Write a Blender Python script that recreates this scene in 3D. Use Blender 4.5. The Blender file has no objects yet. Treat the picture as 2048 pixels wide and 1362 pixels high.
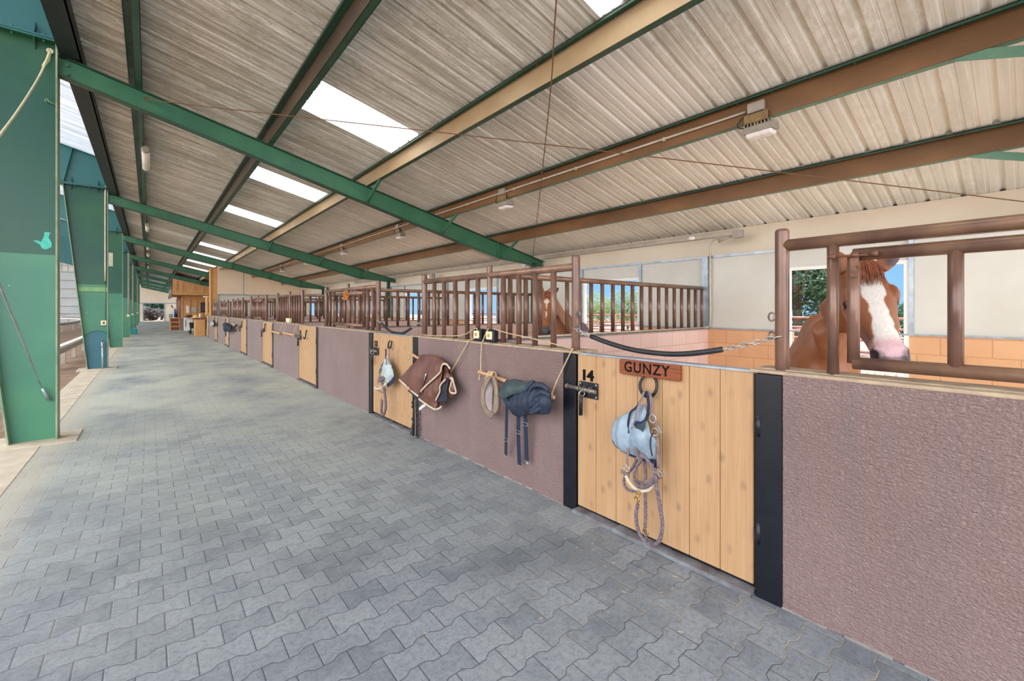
import bpy, bmesh, math, random
from mathutils import Vector, Matrix, noise

random.seed(7)
SC = bpy.context.scene
COL = SC.collection
PI = math.pi

# ------------------------------------------------------------------ camera numbers (also used to read points off real planes)
F, TH, EYE, HOR = 866.0, math.atan(725 / 866.0), 1.55, 619.0
CT, ST = math.cos(TH), math.sin(TH)


def ray(px, py):
    r = (px - 1024) / F
    return (ST + r * CT, CT - r * ST, -(py - HOR) / F)


def on_x(px, py, x):
    d = ray(px, py)
    t = x / d[0]
    return Vector((x, d[1] * t, EYE + d[2] * t))


def on_y(px, py, y):
    d = ray(px, py)
    t = y / d[1]
    return Vector((d[0] * t, y, EYE + d[2] * t))


# ------------------------------------------------------------------ tags
def tag(o, label, cat, group=None, kind=None):
    o['label'] = label
    o['category'] = cat
    if group:
        o['group'] = group
    o['kind'] = kind or 'thing'
    return o


def thing(name, label, cat, loc=(0, 0, 0), group=None, kind=None):
    o = bpy.data.objects.new(name, None)
    o.empty_display_size = .1
    o.location = loc
    COL.objects.link(o)
    return tag(o, label, cat, group, kind)


def root_loc(p):
    while p.parent:
        p = p.parent
    return p.location.copy()


# ------------------------------------------------------------------ mesh builder
class MB:
    def __init__(self):
        self.v, self.f, self.s = [], [], []

    def add(self, vs, fs, smooth=False):
        b = len(self.v)
        self.v += [Vector(p) for p in vs]
        self.f += [tuple(b + i for i in f) for f in fs]
        self.s += [smooth] * len(fs)
        return self

    def box(self, x0, x1, y0, y1, z0, z1):
        x0, x1 = sorted((x0, x1)); y0, y1 = sorted((y0, y1)); z0, z1 = sorted((z0, z1))
        vs = [(x, y, z) for x in (x0, x1) for y in (y0, y1) for z in (z0, z1)]
        return self.add(vs, [(0, 1, 3, 2), (4, 6, 7, 5), (0, 4, 5, 1), (2, 3, 7, 6), (0, 2, 6, 4), (1, 5, 7, 3)])

    def beam(self, a, b, w, h, up=(0, 0, 1)):
        a, b = Vector(a), Vector(b)
        t = (b - a).normalized()
        s = t.cross(Vector(up))
        if s.length < 1e-4:
            s = t.cross(Vector((1, 0, 0)))
        s.normalize()
        u = s.cross(t)
        vs = [p + s * (i * w / 2) + u * (j * h / 2) for p in (a, b) for i in (-1, 1) for j in (-1, 1)]
        return self.add(vs, [(0, 2, 3, 1), (4, 5, 7, 6), (0, 1, 5, 4), (2, 6, 7, 3), (0, 4, 6, 2), (1, 3, 7, 5)])

    def prism(self, poly, d, lo, hi):
        """poly: points in the plane across axis d (0: (y,z), 1: (x,z), 2: (x,y)), extruded lo..hi along d"""
        def P(q, h):
            return {0: (h, q[0], q[1]), 1: (q[0], h, q[1]), 2: (q[0], q[1], h)}[d]
        n = len(poly)
        vs = [P(q, lo) for q in poly] + [P(q, hi) for q in poly]
        fs = [tuple(range(n - 1, -1, -1)), tuple(range(n, 2 * n))]
        fs += [(i, (i + 1) % n, n + (i + 1) % n, n + i) for i in range(n)]
        return self.add(vs, fs)

    def tube(self, pts, r, n=10, smooth=True, closed=False, flat=1.0):
        pts = [Vector(p) for p in pts]
        m = len(pts)
        rs = r if isinstance(r, (list, tuple)) else [r] * m
        tans = []
        for i in range(m):
            if closed:
                t = pts[(i + 1) % m] - pts[i - 1]
            else:
                t = pts[min(i + 1, m - 1)] - pts[max(i - 1, 0)]
            tans.append(t.normalized() if t.length > 1e-9 else Vector((0, 0, 1)))
        u = tans[0].orthogonal().normalized()
        vs = []
        for i in range(m):
            u = (u - tans[i] * u.dot(tans[i]))
            u = u.normalized() if u.length > 1e-6 else tans[i].orthogonal().normalized()
            w = tans[i].cross(u)
            for k in range(n):
                a = 2 * PI * k / n
                vs.append(pts[i] + u * (math.cos(a) * rs[i]) + w * (math.sin(a) * rs[i] * flat))
        fs = []
        for i in range(m if closed else m - 1):
            j = (i + 1) % m
            fs += [(i * n + k, i * n + (k + 1) % n, j * n + (k + 1) % n, j * n + k) for k in range(n)]
        self.add(vs, fs, smooth)
        if not closed:
            b = len(self.v) - len(vs)
            self.f += [tuple(b + k for k in range(n - 1, -1, -1)), tuple(b + (m - 1) * n + k for k in range(n))]
            self.s += [False, False]
        return self

    def capped(self, a, b, r, n=14):
        """pipe with softly rounded ends"""
        a, b = Vector(a), Vector(b)
        t = (b - a).normalized()
        k = r * .45
        return self.tube([a, a + t * k * .4, a + t * k, b - t * k, b - t * k * .4, b],
                         [r * .72, r * .92, r, r, r * .92, r * .72], n)

    def ribbon(self, pts, w, nrm=(-1, 0, 0), th=.003, ws=None):
        pts = [Vector(p) for p in pts]
        nrm = Vector(nrm)
        m = len(pts)
        vs = []
        for i in range(m):
            t = (pts[min(i + 1, m - 1)] - pts[max(i - 1, 0)]).normalized()
            s = t.cross(nrm)
            s = s.normalized() if s.length > 1e-5 else Vector((0, 1, 0))
            nn = s.cross(t).normalized()
            hw = (ws[i] if ws else w) / 2
            vs += [pts[i] + s * hw + nn * th / 2, pts[i] - s * hw + nn * th / 2, pts[i] - s * hw - nn * th / 2, pts[i] + s * hw - nn * th / 2]
        fs = []
        for i in range(m - 1):
            a, b = i * 4, i * 4 + 4
            fs += [(a + k, a + (k + 1) % 4, b + (k + 1) % 4, b + k) for k in range(4)]
        fs += [(3, 2, 1, 0), tuple((m - 1) * 4 + k for k in range(4))]
        return self.add(vs, fs)

    def ball(self, c, r, n=12, m=8, R=None):
        c = Vector(c)
        r = Vector((r, r, r)) if not hasattr(r, '__len__') else Vector(r)
        vs = []
        for i in range(1, m):
            a = PI * i / m
            for k in range(n):
                b = 2 * PI * k / n
                p = Vector((math.sin(a) * math.cos(b) * r.x, math.sin(a) * math.sin(b) * r.y, math.cos(a) * r.z))
                vs.append(c + (R @ p if R else p))
        top = len(vs)
        p = Vector((0, 0, r.z))
        vs.append(c + (R @ p if R else p))
        vs.append(c - (R @ p if R else p))
        fs = []
        for i in range(m - 2):
            fs += [(i * n + k, (i + 1) * n + k, (i + 1) * n + (k + 1) % n, i * n + (k + 1) % n) for k in range(n)]
        fs += [(top, k, (k + 1) % n) for k in range(n)]
        fs += [(top + 1, (m - 2) * n + (k + 1) % n, (m - 2) * n + k) for k in range(n)]
        return self.add(vs, fs, True)

    def torus(self, c, R, r, ax=(1, 0, 0), n=20, k=8, sy=1.0, up=(0, 0, 1)):
        ax = Vector(ax).normalized()
        u = Vector(up)
        u = (u - ax * u.dot(ax)).normalized()
        w = ax.cross(u)
        c = Vector(c)
        return self.tube([c + u * (math.cos(2 * PI * i / n) * R * sy) + w * (math.sin(2 * PI * i / n) * R) for i in range(n)], r, k, True, True)

    def grid(self, rows, smooth=True):
        m, n = len(rows), len(rows[0])
        vs = [p for r in rows for p in r]
        fs = [(i * n + j, i * n + j + 1, (i + 1) * n + j + 1, (i + 1) * n + j) for i in range(m - 1) for j in range(n - 1)]
        return self.add(vs, fs, smooth)

    def build(self, name, mat, parent=None, bevel=0, seg=2, solid=0, origin=None):
        me = bpy.data.meshes.new(name)
        off = root_loc(parent) if parent else Vector(origin or (0, 0, 0))
        me.from_pydata([p - off for p in self.v], [], self.f)
        me.polygons.foreach_set('use_smooth', self.s)
        me.update()
        o = bpy.data.objects.new(name, me)
        if not parent:
            o.location = off
        if mat:
            me.materials.append(mat)
        COL.objects.link(o)
        if parent:
            o.parent = parent
        if solid:
            md = o.modifiers.new('solid', 'SOLIDIFY'); md.thickness = solid; md.offset = 0
        if bevel:
            md = o.modifiers.new('bevel', 'BEVEL'); md.width = bevel; md.segments = seg; md.limit_method = 'ANGLE'
        return o


def bake(o):
    """replace a modified object's mesh with the evaluated one"""
    dg = bpy.context.evaluated_depsgraph_get()
    me = bpy.data.meshes.new_from_object(o.evaluated_get(dg))
    o.modifiers.clear()
    o.data = me
    return me


def clone(root, shift, label=None, group=None):
    r = root.copy()
    COL.objects.link(r)
    r.location = root.location + Vector(shift)
    if label:
        r['label'] = label
    if group:
        r['group'] = group
    for ch in list(root.children):
        c = ch.copy()
        COL.objects.link(c)
        c.parent = r
        for g in list(ch.children):
            d = g.copy()
            COL.objects.link(d)
            d.parent = c
    return r


def explode(o, name):
    """turn the loose pieces of one part into parts of their own"""
    me = o.data
    n = len(me.vertices)
    par = list(range(n))

    def find(a):
        while par[a] != a:
            par[a] = par[par[a]]
            a = par[a]
        return a
    for e in me.edges:
        a, b = find(e.vertices[0]), find(e.vertices[1])
        if a != b:
            par[a] = b
    groups = {}
    for p in me.polygons:
        groups.setdefault(find(p.vertices[0]), []).append(p)
    if len(groups) < 2:
        o.name = name
        return
    for ps in groups.values():
        idx, vs, fs, sm = {}, [], [], []
        for p in ps:
            f = []
            for v in p.vertices:
                if v not in idx:
                    idx[v] = len(vs)
                    vs.append(me.vertices[v].co.copy())
                f.append(idx[v])
            fs.append(f)
            sm.append(p.use_smooth)
        m2 = bpy.data.meshes.new(name)
        m2.from_pydata(vs, [], fs)
        m2.polygons.foreach_set('use_smooth', sm)
        m2.materials.append(me.materials[0])
        q = bpy.data.objects.new(name, m2)
        q.parent = o.parent
        q.location = o.location
        COL.objects.link(q)
    bpy.data.objects.remove(o)


def smooth_path(pts, k=6, closed=False):
    pts = [Vector(p) for p in pts]
    out = []
    n = len(pts)
    rng = range(n if closed else n - 1)
    for i in rng:
        if closed:
            p0, p1, p2, p3 = pts[i - 1], pts[i], pts[(i + 1) % n], pts[(i + 2) % n]
        else:
            p0, p1, p2, p3 = pts[max(i - 1, 0)], pts[i], pts[i + 1], pts[min(i + 2, n - 1)]
        for j in range(k):
            t = j / k
            out.append(.5 * ((2 * p1) + (p2 - p0) * t + (2 * p0 - 5 * p1 + 4 * p2 - p3) * t * t + (3 * p1 - p0 - 3 * p2 + p3) * t ** 3))
    if not closed:
        out.append(pts[-1])
    return out


def resample(pts, n):
    L = [0]
    for a, b in zip(pts, pts[1:]):
        L.append(L[-1] + (b - a).length)
    out = []
    j = 0
    for i in range(n):
        d = L[-1] * i / (n - 1)
        while j < len(L) - 2 and L[j + 1] < d:
            j += 1
        t = (d - L[j]) / max(L[j + 1] - L[j], 1e-9)
        out.append(pts[j].lerp(pts[j + 1], min(max(t, 0), 1)))
    return out


# ------------------------------------------------------------------ materials
def srgb(r, g, b):
    def c(v):
        v /= 255
        return v / 12.92 if v <= .04045 else ((v + .055) / 1.055) ** 2.4
    return (c(r), c(g), c(b), 1)


class G:
    """tiny expression builder on a node tree"""
    def __init__(self, name):
        self.m = bpy.data.materials.new(name)
        self.m.use_nodes = True
        self.t = self.m.node_tree
        self.t.nodes.clear()
        self.out = self.n('ShaderNodeOutputMaterial')
        self.b = self.n('ShaderNodeBsdfPrincipled')
        self.t.links.new(self.b.outputs[0], self.out.inputs[0])

    def n(self, kind, **kw):
        o = self.t.nodes.new(kind)
        for k, v in kw.items():
            setattr(o, k, v)
        return o

    def put(self, sock, v):
        if isinstance(v, bpy.types.NodeSocket):
            self.t.links.new(v, sock)
        else:
            sock.default_value = v

    def math(self, op, a, b=0.0, c=None, clamp=False):
        o = self.n('ShaderNodeMath', operation=op, use_clamp=clamp)
        self.put(o.inputs[0], a)
        self.put(o.inputs[1], b)
        if c is not None:
            self.put(o.inputs[2], c)
        return o.outputs[0]

    def coord(self, kind='Object'):
        return self.n('ShaderNodeTexCoord').outputs[kind]

    def pos(self):
        return self.n('ShaderNodeNewGeometry').outputs['Position']

    def scale(self, vec, s):
        o = self.n('ShaderNodeVectorMath', operation='MULTIPLY')
        self.put(o.inputs[0], vec)
        o.inputs[1].default_value = s
        return o.outputs[0]

    def noise(self, vec, scale, detail=4, rough=.55):
        o = self.n('ShaderNodeTexNoise')
        self.put(o.inputs['Vector'], vec)
        o.inputs['Scale'].default_value = scale
        o.inputs['Detail'].default_value = detail
        o.inputs['Roughness'].default_value = rough
        return o.outputs['Fac']

    def ramp(self, v, lo, hi):
        o = self.n('ShaderNodeMapRange')
        o.clamp = True
        self.put(o.inputs[0], v)
        o.inputs[1].default_value = lo
        o.inputs[2].default_value = hi
        return o.outputs[0]

    def mix(self, f, a, b, blend='MIX'):
        o = self.n('ShaderNodeMix', data_type='RGBA', blend_type=blend)
        self.put(o.inputs[0], f)
        self.put(o.inputs[6], a)
        self.put(o.inputs[7], b)
        return o.outputs[2]

    def sep(self, v):
        o = self.n('ShaderNodeSeparateXYZ')
        self.put(o.inputs[0], v)
        return o.outputs

    def white(self, a, b):
        c = self.n('ShaderNodeCombineXYZ')
        self.put(c.inputs[0], a)
        self.put(c.inputs[1], b)
        o = self.n('ShaderNodeTexWhiteNoise', noise_dimensions='3D')
        self.put(o.inputs['Vector'], c.outputs[0])
        return o.outputs['Value']

    def bump(self, h, strength=.3, dist=.01):
        o = self.n('ShaderNodeBump')
        o.inputs['Strength'].default_value = strength
        o.inputs['Distance'].default_value = dist
        self.put(o.inputs['Height'], h)
        self.t.links.new(o.outputs[0], self.b.inputs['Normal'])

    def done(self, col, rough=.6, metal=0.0, spec=.5):
        self.put(self.b.inputs['Base Color'], col)
        self.put(self.b.inputs['Roughness'], rough)
        self.put(self.b.inputs['Metallic'], metal)
        self.b.inputs['Specular IOR Level'].default_value = spec
        return self.m


def pm(name, c1, c2=None, scale=6, rough=.6, metal=0.0, spec=.5, stretch=(1, 1, 1), lo=.35, hi=.65, bump=0, bscale=60, bdist=.004, detail=4):
    g = G(name)
    v = g.scale(g.coord(), stretch)
    col = srgb(*c1)
    if c2:
        col = g.mix(g.ramp(g.noise(v, scale, detail), lo, hi), col, srgb(*c2))
    if bump:
        g.bump(g.noise(v, bscale, 3), bump, bdist)
    return g.done(col, rough, metal, spec)


def text_mesh(name, txt, size, depth, mat, parent, place, bold=0.0, sx=1.0, align='CENTER', space=1.0):
    """raised letters on a face that looks towards -X: place = (x, y, z) of the text's middle"""
    cu = bpy.data.curves.new(name + '_curve', 'FONT')
    cu.body = txt
    cu.size = size
    cu.space_character = space
    cu.extrude = depth
    cu.offset = bold
    cu.align_x = align
    cu.align_y = 'CENTER'
    tmp = bpy.data.objects.new(name + '_tmp', cu)
    COL.objects.link(tmp)
    dg = bpy.context.evaluated_depsgraph_get()
    me = bpy.data.meshes.new_from_object(tmp.evaluated_get(dg))
    bpy.data.objects.remove(tmp)
    off = root_loc(parent)
    for v in me.vertices:
        x, y, z = v.co
        v.co = Vector((place[0] - z, place[1] - x * sx, place[2] + y)) - off
    me.materials.clear()
    me.materials.append(mat)
    o = bpy.data.objects.new(name, me)
    COL.objects.link(o)
    o.parent = parent
    return o

# ================================================================== materials
def floor_material():
    g = G('concrete_pavers')
    x, y, z = g.sep(g.pos())
    L, P, A = .2095, .1415, .0115
    ty = g.math('DIVIDE', y, P)
    n = g.math('ROUND', ty)
    par = g.math('ABSOLUTE', g.math('MODULO', n, 2.0))
    sign = g.math('SUBTRACT', 1.0, g.math('MULTIPLY', par, 2.0))
    ph = g.math('MULTIPLY', g.math('SUBTRACT', x, 1.107), 2 * PI / L)
    w = g.math('MULTIPLY', g.math('COSINE', ph), 2.2)
    w = g.math('MAXIMUM', g.math('MINIMUM', w, 1.0), -1.0)
    d = g.math('SUBTRACT', g.math('SUBTRACT', y, g.math('MULTIPLY', n, P)), g.math('MULTIPLY', g.math('MULTIPLY', w, A), sign))
    row = g.math('SUBTRACT', n, g.math('LESS_THAN', d, 0.0))
    rp = g.math('ABSOLUTE', g.math('MODULO', row, 2.0))
    # the boundary n bulges away from row n-1 where that row has its end joints
    xs = g.math('ADD', g.math('DIVIDE', g.math('SUBTRACT', x, 1.107), L), g.math('MULTIPLY', g.math('SUBTRACT', 1.0, rp), .5))
    cell = g.math('ROUND', xs)
    vj = g.math('MULTIPLY', g.math('ABSOLUTE', g.math('SUBTRACT', xs, cell)), L)
    colm = g.math('FLOOR', xs)
    rnd = g.white(colm, row)
    j = g.math('MINIMUM', g.math('ABSOLUTE', d), vj)
    joint = g.ramp(j, .0028, .001)
    soft = g.ramp(j, .006, .001)
    pos = g.pos()
    n1 = g.noise(pos, 5, 6, .65)
    n2 = g.math('ADD', g.math('MULTIPLY', g.noise(pos, 38, 5, .75), .6), g.math('MULTIPLY', g.noise(pos, 130, 3, .7), .4))
    n3 = g.noise(g.scale(pos, (.5, .35, 1)), 1.1, 4, .6)
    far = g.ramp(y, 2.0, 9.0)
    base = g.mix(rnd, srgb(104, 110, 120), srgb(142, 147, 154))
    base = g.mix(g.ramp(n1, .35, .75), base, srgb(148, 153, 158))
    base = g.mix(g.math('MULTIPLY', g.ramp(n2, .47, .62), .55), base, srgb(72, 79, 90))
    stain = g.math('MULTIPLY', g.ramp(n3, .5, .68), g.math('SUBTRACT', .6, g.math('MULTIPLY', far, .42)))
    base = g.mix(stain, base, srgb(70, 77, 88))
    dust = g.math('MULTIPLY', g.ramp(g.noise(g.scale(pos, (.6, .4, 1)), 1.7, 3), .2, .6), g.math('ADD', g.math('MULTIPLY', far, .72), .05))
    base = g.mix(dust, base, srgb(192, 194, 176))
    # sand swept into the joints along the kerb, the stall wall and further down the aisle
    edge = g.math('MAXIMUM', g.ramp(x, 1.2, 2.3), g.math('MULTIPLY', g.ramp(x, .2, -.8), .8))
    sand = g.math('MULTIPLY', edge, g.ramp(g.noise(pos, 2.3, 3), .42, .6))
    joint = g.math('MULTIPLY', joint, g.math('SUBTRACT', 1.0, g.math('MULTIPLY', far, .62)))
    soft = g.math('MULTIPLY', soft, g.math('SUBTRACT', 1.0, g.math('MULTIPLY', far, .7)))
    jc = g.mix(sand, srgb(66, 70, 80), srgb(176, 160, 132))
    base = g.mix(g.math('MULTIPLY', soft, .12), base, srgb(60, 64, 72))
    base = g.mix(g.math('MULTIPLY', joint, .9), base, jc)
    kerb = g.ramp(x, -.62, -.86)
    base = g.mix(g.math('MULTIPLY', kerb, .6), base, srgb(188, 178, 160))
    h = g.math('ADD', g.math('MULTIPLY', soft, -1.0), g.math('ADD', g.math('MULTIPLY', n2, .25), g.math('MULTIPLY', rnd, .5)))
    g.bump(h, .32, .005)
    return g.done(base, .72, 0, .35)


def roof_material():
    g = G('galvanised_sheet')
    pos = g.pos()
    x, y, z = g.sep(pos)
    sheet = g.math('FLOOR', g.math('DIVIDE', g.math('SUBTRACT', y, .31), .915))
    bay = g.math('FLOOR', g.math('DIVIDE', g.math('ADD', x, 3.09), 6.06))
    rnd = g.white(sheet, bay)
    st = g.noise(g.scale(pos, (.22, 3.0, .3)), 2.6, 5, .6)
    fine = g.noise(g.scale(pos, (.2, 3.6, .2)), 3.6, 4, .65)
    mott = g.math('ADD', g.math('MULTIPLY', g.noise(g.scale(pos, (.7, 1.3, 1)), 15, 5, .75), .6), g.math('MULTIPLY', g.noise(g.scale(pos, (.6, 1.2, 1)), 3.2, 3, .6), .4))
    clean = srgb(236, 233, 228)
    dirt = g.mix(g.ramp(st, .3, .7), srgb(226, 224, 214), srgb(168, 162, 146))
    dirt = g.mix(g.math('MULTIPLY', g.ramp(fine, .48, .62), .75), dirt, srgb(248, 248, 244))
    dirt = g.mix(g.math('MULTIPLY', g.ramp(mott, .49, .58), .55), dirt, srgb(152, 145, 124))
    c = g.mix(g.ramp(rnd, .8, .84), dirt, clean)
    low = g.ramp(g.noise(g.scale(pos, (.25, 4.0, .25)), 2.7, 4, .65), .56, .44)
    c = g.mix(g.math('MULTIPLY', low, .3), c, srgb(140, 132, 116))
    east_light = g.ramp(x, 1.5, 5.0)  # ceiling brightness towards the back wall, put into the sheet colour
    c = g.mix(g.math('MULTIPLY', east_light, .6), c, srgb(246, 243, 234))
    return g.done(c, .45, 0, .5)


def stucco_material():
    g = G('mauve_stucco')
    pos = g.pos()
    x, y, z = g.sep(pos)
    n1 = g.noise(pos, 1.4, 4)
    n2 = g.noise(g.scale(pos, (1, 1, 1.6)), 75, 4, .6)
    n4 = g.noise(g.scale(pos, (1, .8, 2.6)), 34, 3, .6)
    n3 = g.noise(g.scale(pos, (1, 3.5, .35)), 2.4, 4, .6)
    c = g.mix(g.ramp(n1, .35, .65), srgb(157, 132, 128), srgb(146, 120, 115))
    c = g.mix(g.math('MULTIPLY', g.ramp(n3, .48, .7), .4), c, srgb(134, 119, 118))
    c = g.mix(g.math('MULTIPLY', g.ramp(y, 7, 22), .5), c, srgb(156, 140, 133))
    h = g.math('ADD', g.ramp(n2, .42, .68), g.math('MULTIPLY', g.ramp(n4, .45, .65), .8))
    g.bump(h, .8, .008)
    return g.done(c, .42, 0, .5)


def plank_material(name, c1, c2, groove=True, y0=0.0, pitch=.183):
    g = G(name)
    pos = g.coord()
    x, y, z = g.sep(pos)
    grain = g.noise(g.scale(pos, (8, 26, 1.1)), 2.2, 5, .6)
    kn = g.noise(g.scale(pos, (1, 9, 5)), 1.0, 2, .5)
    c = g.mix(g.ramp(grain, .35, .7), srgb(*c1), srgb(*c2))
    cell = g.math('FLOOR', g.math('DIVIDE', y, pitch))
    c = g.mix(g.math('MULTIPLY', g.white(cell, 3.0), .25), c, srgb(c2[0] - 12, c2[1] - 16, c2[2] - 20))
    vor = g.n('ShaderNodeTexVoronoi', voronoi_dimensions='2D')
    cb = g.n('ShaderNodeCombineXYZ')
    g.put(cb.inputs[0], g.math('ADD', y, g.math('MULTIPLY', cell, .37)))
    g.put(cb.inputs[1], g.math('MULTIPLY', z, .62))
    g.put(vor.inputs['Vector'], cb.outputs[0])
    vor.inputs['Scale'].default_value = 5.2
    c = g.mix(g.math('MULTIPLY', g.ramp(vor.outputs['Distance'], .13, .03), g.math('MULTIPLY', g.ramp(kn, .36, .56), .6)), c, srgb(134, 104, 82))
    return g.done(c, .5, 0, .4)


def block_material(name, c1, c2, mort):
    g = G(name)
    pos = g.pos()
    x, y, z = g.sep(pos)
    cb = g.n('ShaderNodeCombineXYZ')
    g.put(cb.inputs[0], g.math('ADD', x, y))
    g.put(cb.inputs[1], z)
    br = g.n('ShaderNodeTexBrick')
    g.put(br.inputs['Vector'], cb.outputs[0])
    br.inputs['Color1'].default_value = srgb(*c1)
    br.inputs['Color2'].default_value = srgb(*c2)
    br.inputs['Mortar'].default_value = srgb(*mort)
    br.inputs['Scale'].default_value = 1
    br.inputs['Mortar Size'].default_value = .006
    br.inputs['Mortar Smooth'].default_value = .3
    br.inputs['Brick Width'].default_value = .406
    br.inputs['Row Height'].default_value = .203
    n = g.noise(pos, 3, 4)
    c = g.mix(g.math('MULTIPLY', g.ramp(n, .4, .7), .35), br.outputs['Color'], srgb(c1[0] - 22, c1[1] - 26, c1[2] - 24))
    g.bump(g.math('ADD', g.math('MULTIPLY', br.outputs['Fac'], -1.0), g.math('MULTIPLY', g.noise(pos, 90, 3), .3)), .4, .006)
    return g.done(c, .7, 0, .3)


def column_material():
    g = G('column_green_paint')
    pos = g.pos()
    x, y, z = g.sep(pos)
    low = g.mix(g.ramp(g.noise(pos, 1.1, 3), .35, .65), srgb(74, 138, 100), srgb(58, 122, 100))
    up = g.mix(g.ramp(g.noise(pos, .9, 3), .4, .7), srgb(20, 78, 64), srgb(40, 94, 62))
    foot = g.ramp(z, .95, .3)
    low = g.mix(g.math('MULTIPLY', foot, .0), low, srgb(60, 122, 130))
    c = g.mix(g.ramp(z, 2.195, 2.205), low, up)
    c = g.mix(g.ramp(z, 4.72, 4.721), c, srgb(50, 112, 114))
    fl = g.ramp(g.noise(pos, 14, 1, .3), .80, .81)
    c = g.mix(g.math('MULTIPLY', fl, .6), c, srgb(160, 200, 186))
    return g.done(c, .38, 0, .5)


def leaf_material(name, a, b):
    g = G(name)
    c = g.mix(g.ramp(g.noise(g.coord(), 9, 2), .35, .65), srgb(*a), srgb(*b))
    tr = g.n('ShaderNodeBsdfTranslucent')
    g.put(tr.inputs[0], c)
    mx = g.n('ShaderNodeMixShader')
    mx.inputs[0].default_value = .3
    g.t.links.new(g.b.outputs[0], mx.inputs[1])
    g.t.links.new(tr.outputs[0], mx.inputs[2])
    g.t.links.new(mx.outputs[0], g.out.inputs[0])
    return g.done(c, .5, 0, .4)


def skylight_material(name='fibreglass_sheet', k=.5, c1=(246, 246, 242), c2=(216, 218, 214)):
    g = G(name)
    v = g.scale(g.pos(), (.3, 5, 1))
    c = g.mix(g.ramp(g.noise(v, 3, 4), .35, .7), srgb(*c1), srgb(*c2))
    tr = g.n('ShaderNodeBsdfTranslucent')
    g.put(tr.inputs[0], c)
    mx = g.n('ShaderNodeMixShader')
    mx.inputs[0].default_value = k
    g.t.links.new(g.b.outputs[0], mx.inputs[1])
    g.t.links.new(tr.outputs[0], mx.inputs[2])
    g.t.links.new(mx.outputs[0], g.out.inputs[0])
    return g.done(c, .4)


def coat_material():
    g = G('horse_coat')
    at = g.n('ShaderNodeAttribute', attribute_name='coat')
    v = g.coord()
    n = g.noise(g.scale(v, (3, 3, 1)), 30, 3)
    c = g.mix(g.math('MULTIPLY', g.ramp(n, .4, .7), .16), at.outputs['Color'], srgb(60, 30, 18))
    g.bump(g.noise(g.scale(v, (2, 2, .7)), 160, 2), .12, .002)
    return g.done(c, .42, 0, .35)


M = {}
M['floor'] = floor_material()
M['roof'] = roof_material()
M['stucco'] = stucco_material()
M['column'] = column_material()
M['skylight'] = skylight_material()
M['arena_sheet'] = skylight_material('white_arena_sheet', .34, (236, 240, 244), (206, 214, 222))
M['strut_dark'] = pm('blackish_green_paint', (24, 36, 32), (16, 24, 22), 4, .5)
M['coat'] = coat_material()
M['door_planks'] = plank_material('pale_pine_planks', (189, 152, 114), (177, 138, 98))
M['cedar'] = plank_material('orange_pine_boards', (222, 172, 116), (204, 148, 90), pitch=.3)
M['cedar_dark'] = plank_material('dark_pine_boards', (140, 84, 52), (112, 62, 38), pitch=.2)
M['orange_block'] = block_material('orange_block', (222, 174, 132), (216, 166, 124), (196, 148, 110))
M['pink_block'] = block_material('pink_block', (224, 196, 188), (220, 190, 182), (192, 162, 154))
M['cap'] = pm('dusty_plaster_cap', (184, 162, 136), (156, 134, 112), 9, .8, bump=.3)
M['slot'] = pm('grey_steel_channel', (96, 100, 102), (136, 138, 136), 12, .5, .4)
M['black_steel'] = pm('black_painted_steel', (9, 13, 20), (16, 22, 32), 14, .34, .0, .5, lo=.4, hi=.7, bump=.05)
M['black_iron'] = pm('black_iron', (20, 22, 27), (44, 46, 50), 30, .42, .3)
M['worn_bolt'] = pm('worn_bolt_steel', (92, 84, 78), (140, 132, 122), 30, .4, .5)
M['chrome'] = pm('bright_steel', (206, 204, 200), (170, 168, 166), 20, .25, .8)
M['brass'] = pm('brass_fittings', (196, 170, 110), (170, 140, 84), 20, .3, .8)
M['pipe'] = pm('rusty_brown_pipe', (128, 96, 80), (100, 74, 64), 5, .26, .2, .5, stretch=(1, 1, .6), bump=.12, bscale=50)
M['pipe_dust'] = pm('rusty_brown_rail', (146, 112, 88), (108, 80, 68), 5, .3, .2, .5, bump=.12, bscale=50)
M['rust_latch'] = pm('rusty_latch', (128, 86, 66), (96, 64, 50), 25, .6, .2)
M['rafter'] = pm('rafter_green_paint', (66, 124, 92), (54, 108, 82), 2.2, .42, 0, .5)
M['flange'] = pm('dark_green_paint', (38, 84, 62), (30, 66, 50), 3, .45)
M['flange_pale'] = pm('pale_green_flange', (104, 146, 120), (84, 128, 104), 3, .45)
M['purlin_tan'] = pm('tan_primer_web', (190, 166, 130), (170, 142, 104), 2.5, .5, stretch=(1, .4, 1))
M['purlin_dark'] = pm('dark_brown_web', (92, 76, 58), (70, 58, 44), 2.5, .5, stretch=(1, .4, 1))
M['purlin_brown'] = pm('brown_primer_web', (136, 96, 56), (110, 76, 42), 2.5, .5, stretch=(1, .4, 1))
M['column_edge'] = pm('pale_flange_edge', (150, 164, 132), (112, 142, 116), 6, .5)  # flange colour, paler than the web paint
M['concrete'] = pm('footing_concrete', (206, 192, 170), (182, 168, 148), 4, .85, bump=.25)
M['dirt'] = pm('arena_dirt', (124, 98, 78), (148, 122, 100), 2.2, .95, bump=.7, bscale=18, bdist=.04)
M['stall_bounce'] = pm('bounce_shavings', (232, 214, 186), (206, 184, 152), 3, .95, bump=.5, bscale=30, bdist=.03)  # stall floor out of sight, made pale to bounce light upward
M['out_ground'] = pm('paddock_ground', (146, 124, 110), (118, 100, 90), 1.3, .95, bump=.4, bscale=9, bdist=.04)
M['panel'] = pm('pale_steel_panel', (214, 212, 202), (204, 200, 188), 1.2, .5)
M['tan_wall'] = pm('cream_steel_wall', (232, 218, 196), (224, 208, 184), 1.0, .55)
M['end_wall'] = pm('cream_partition', (242, 222, 196), (232, 210, 182), .8, .6)
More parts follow.
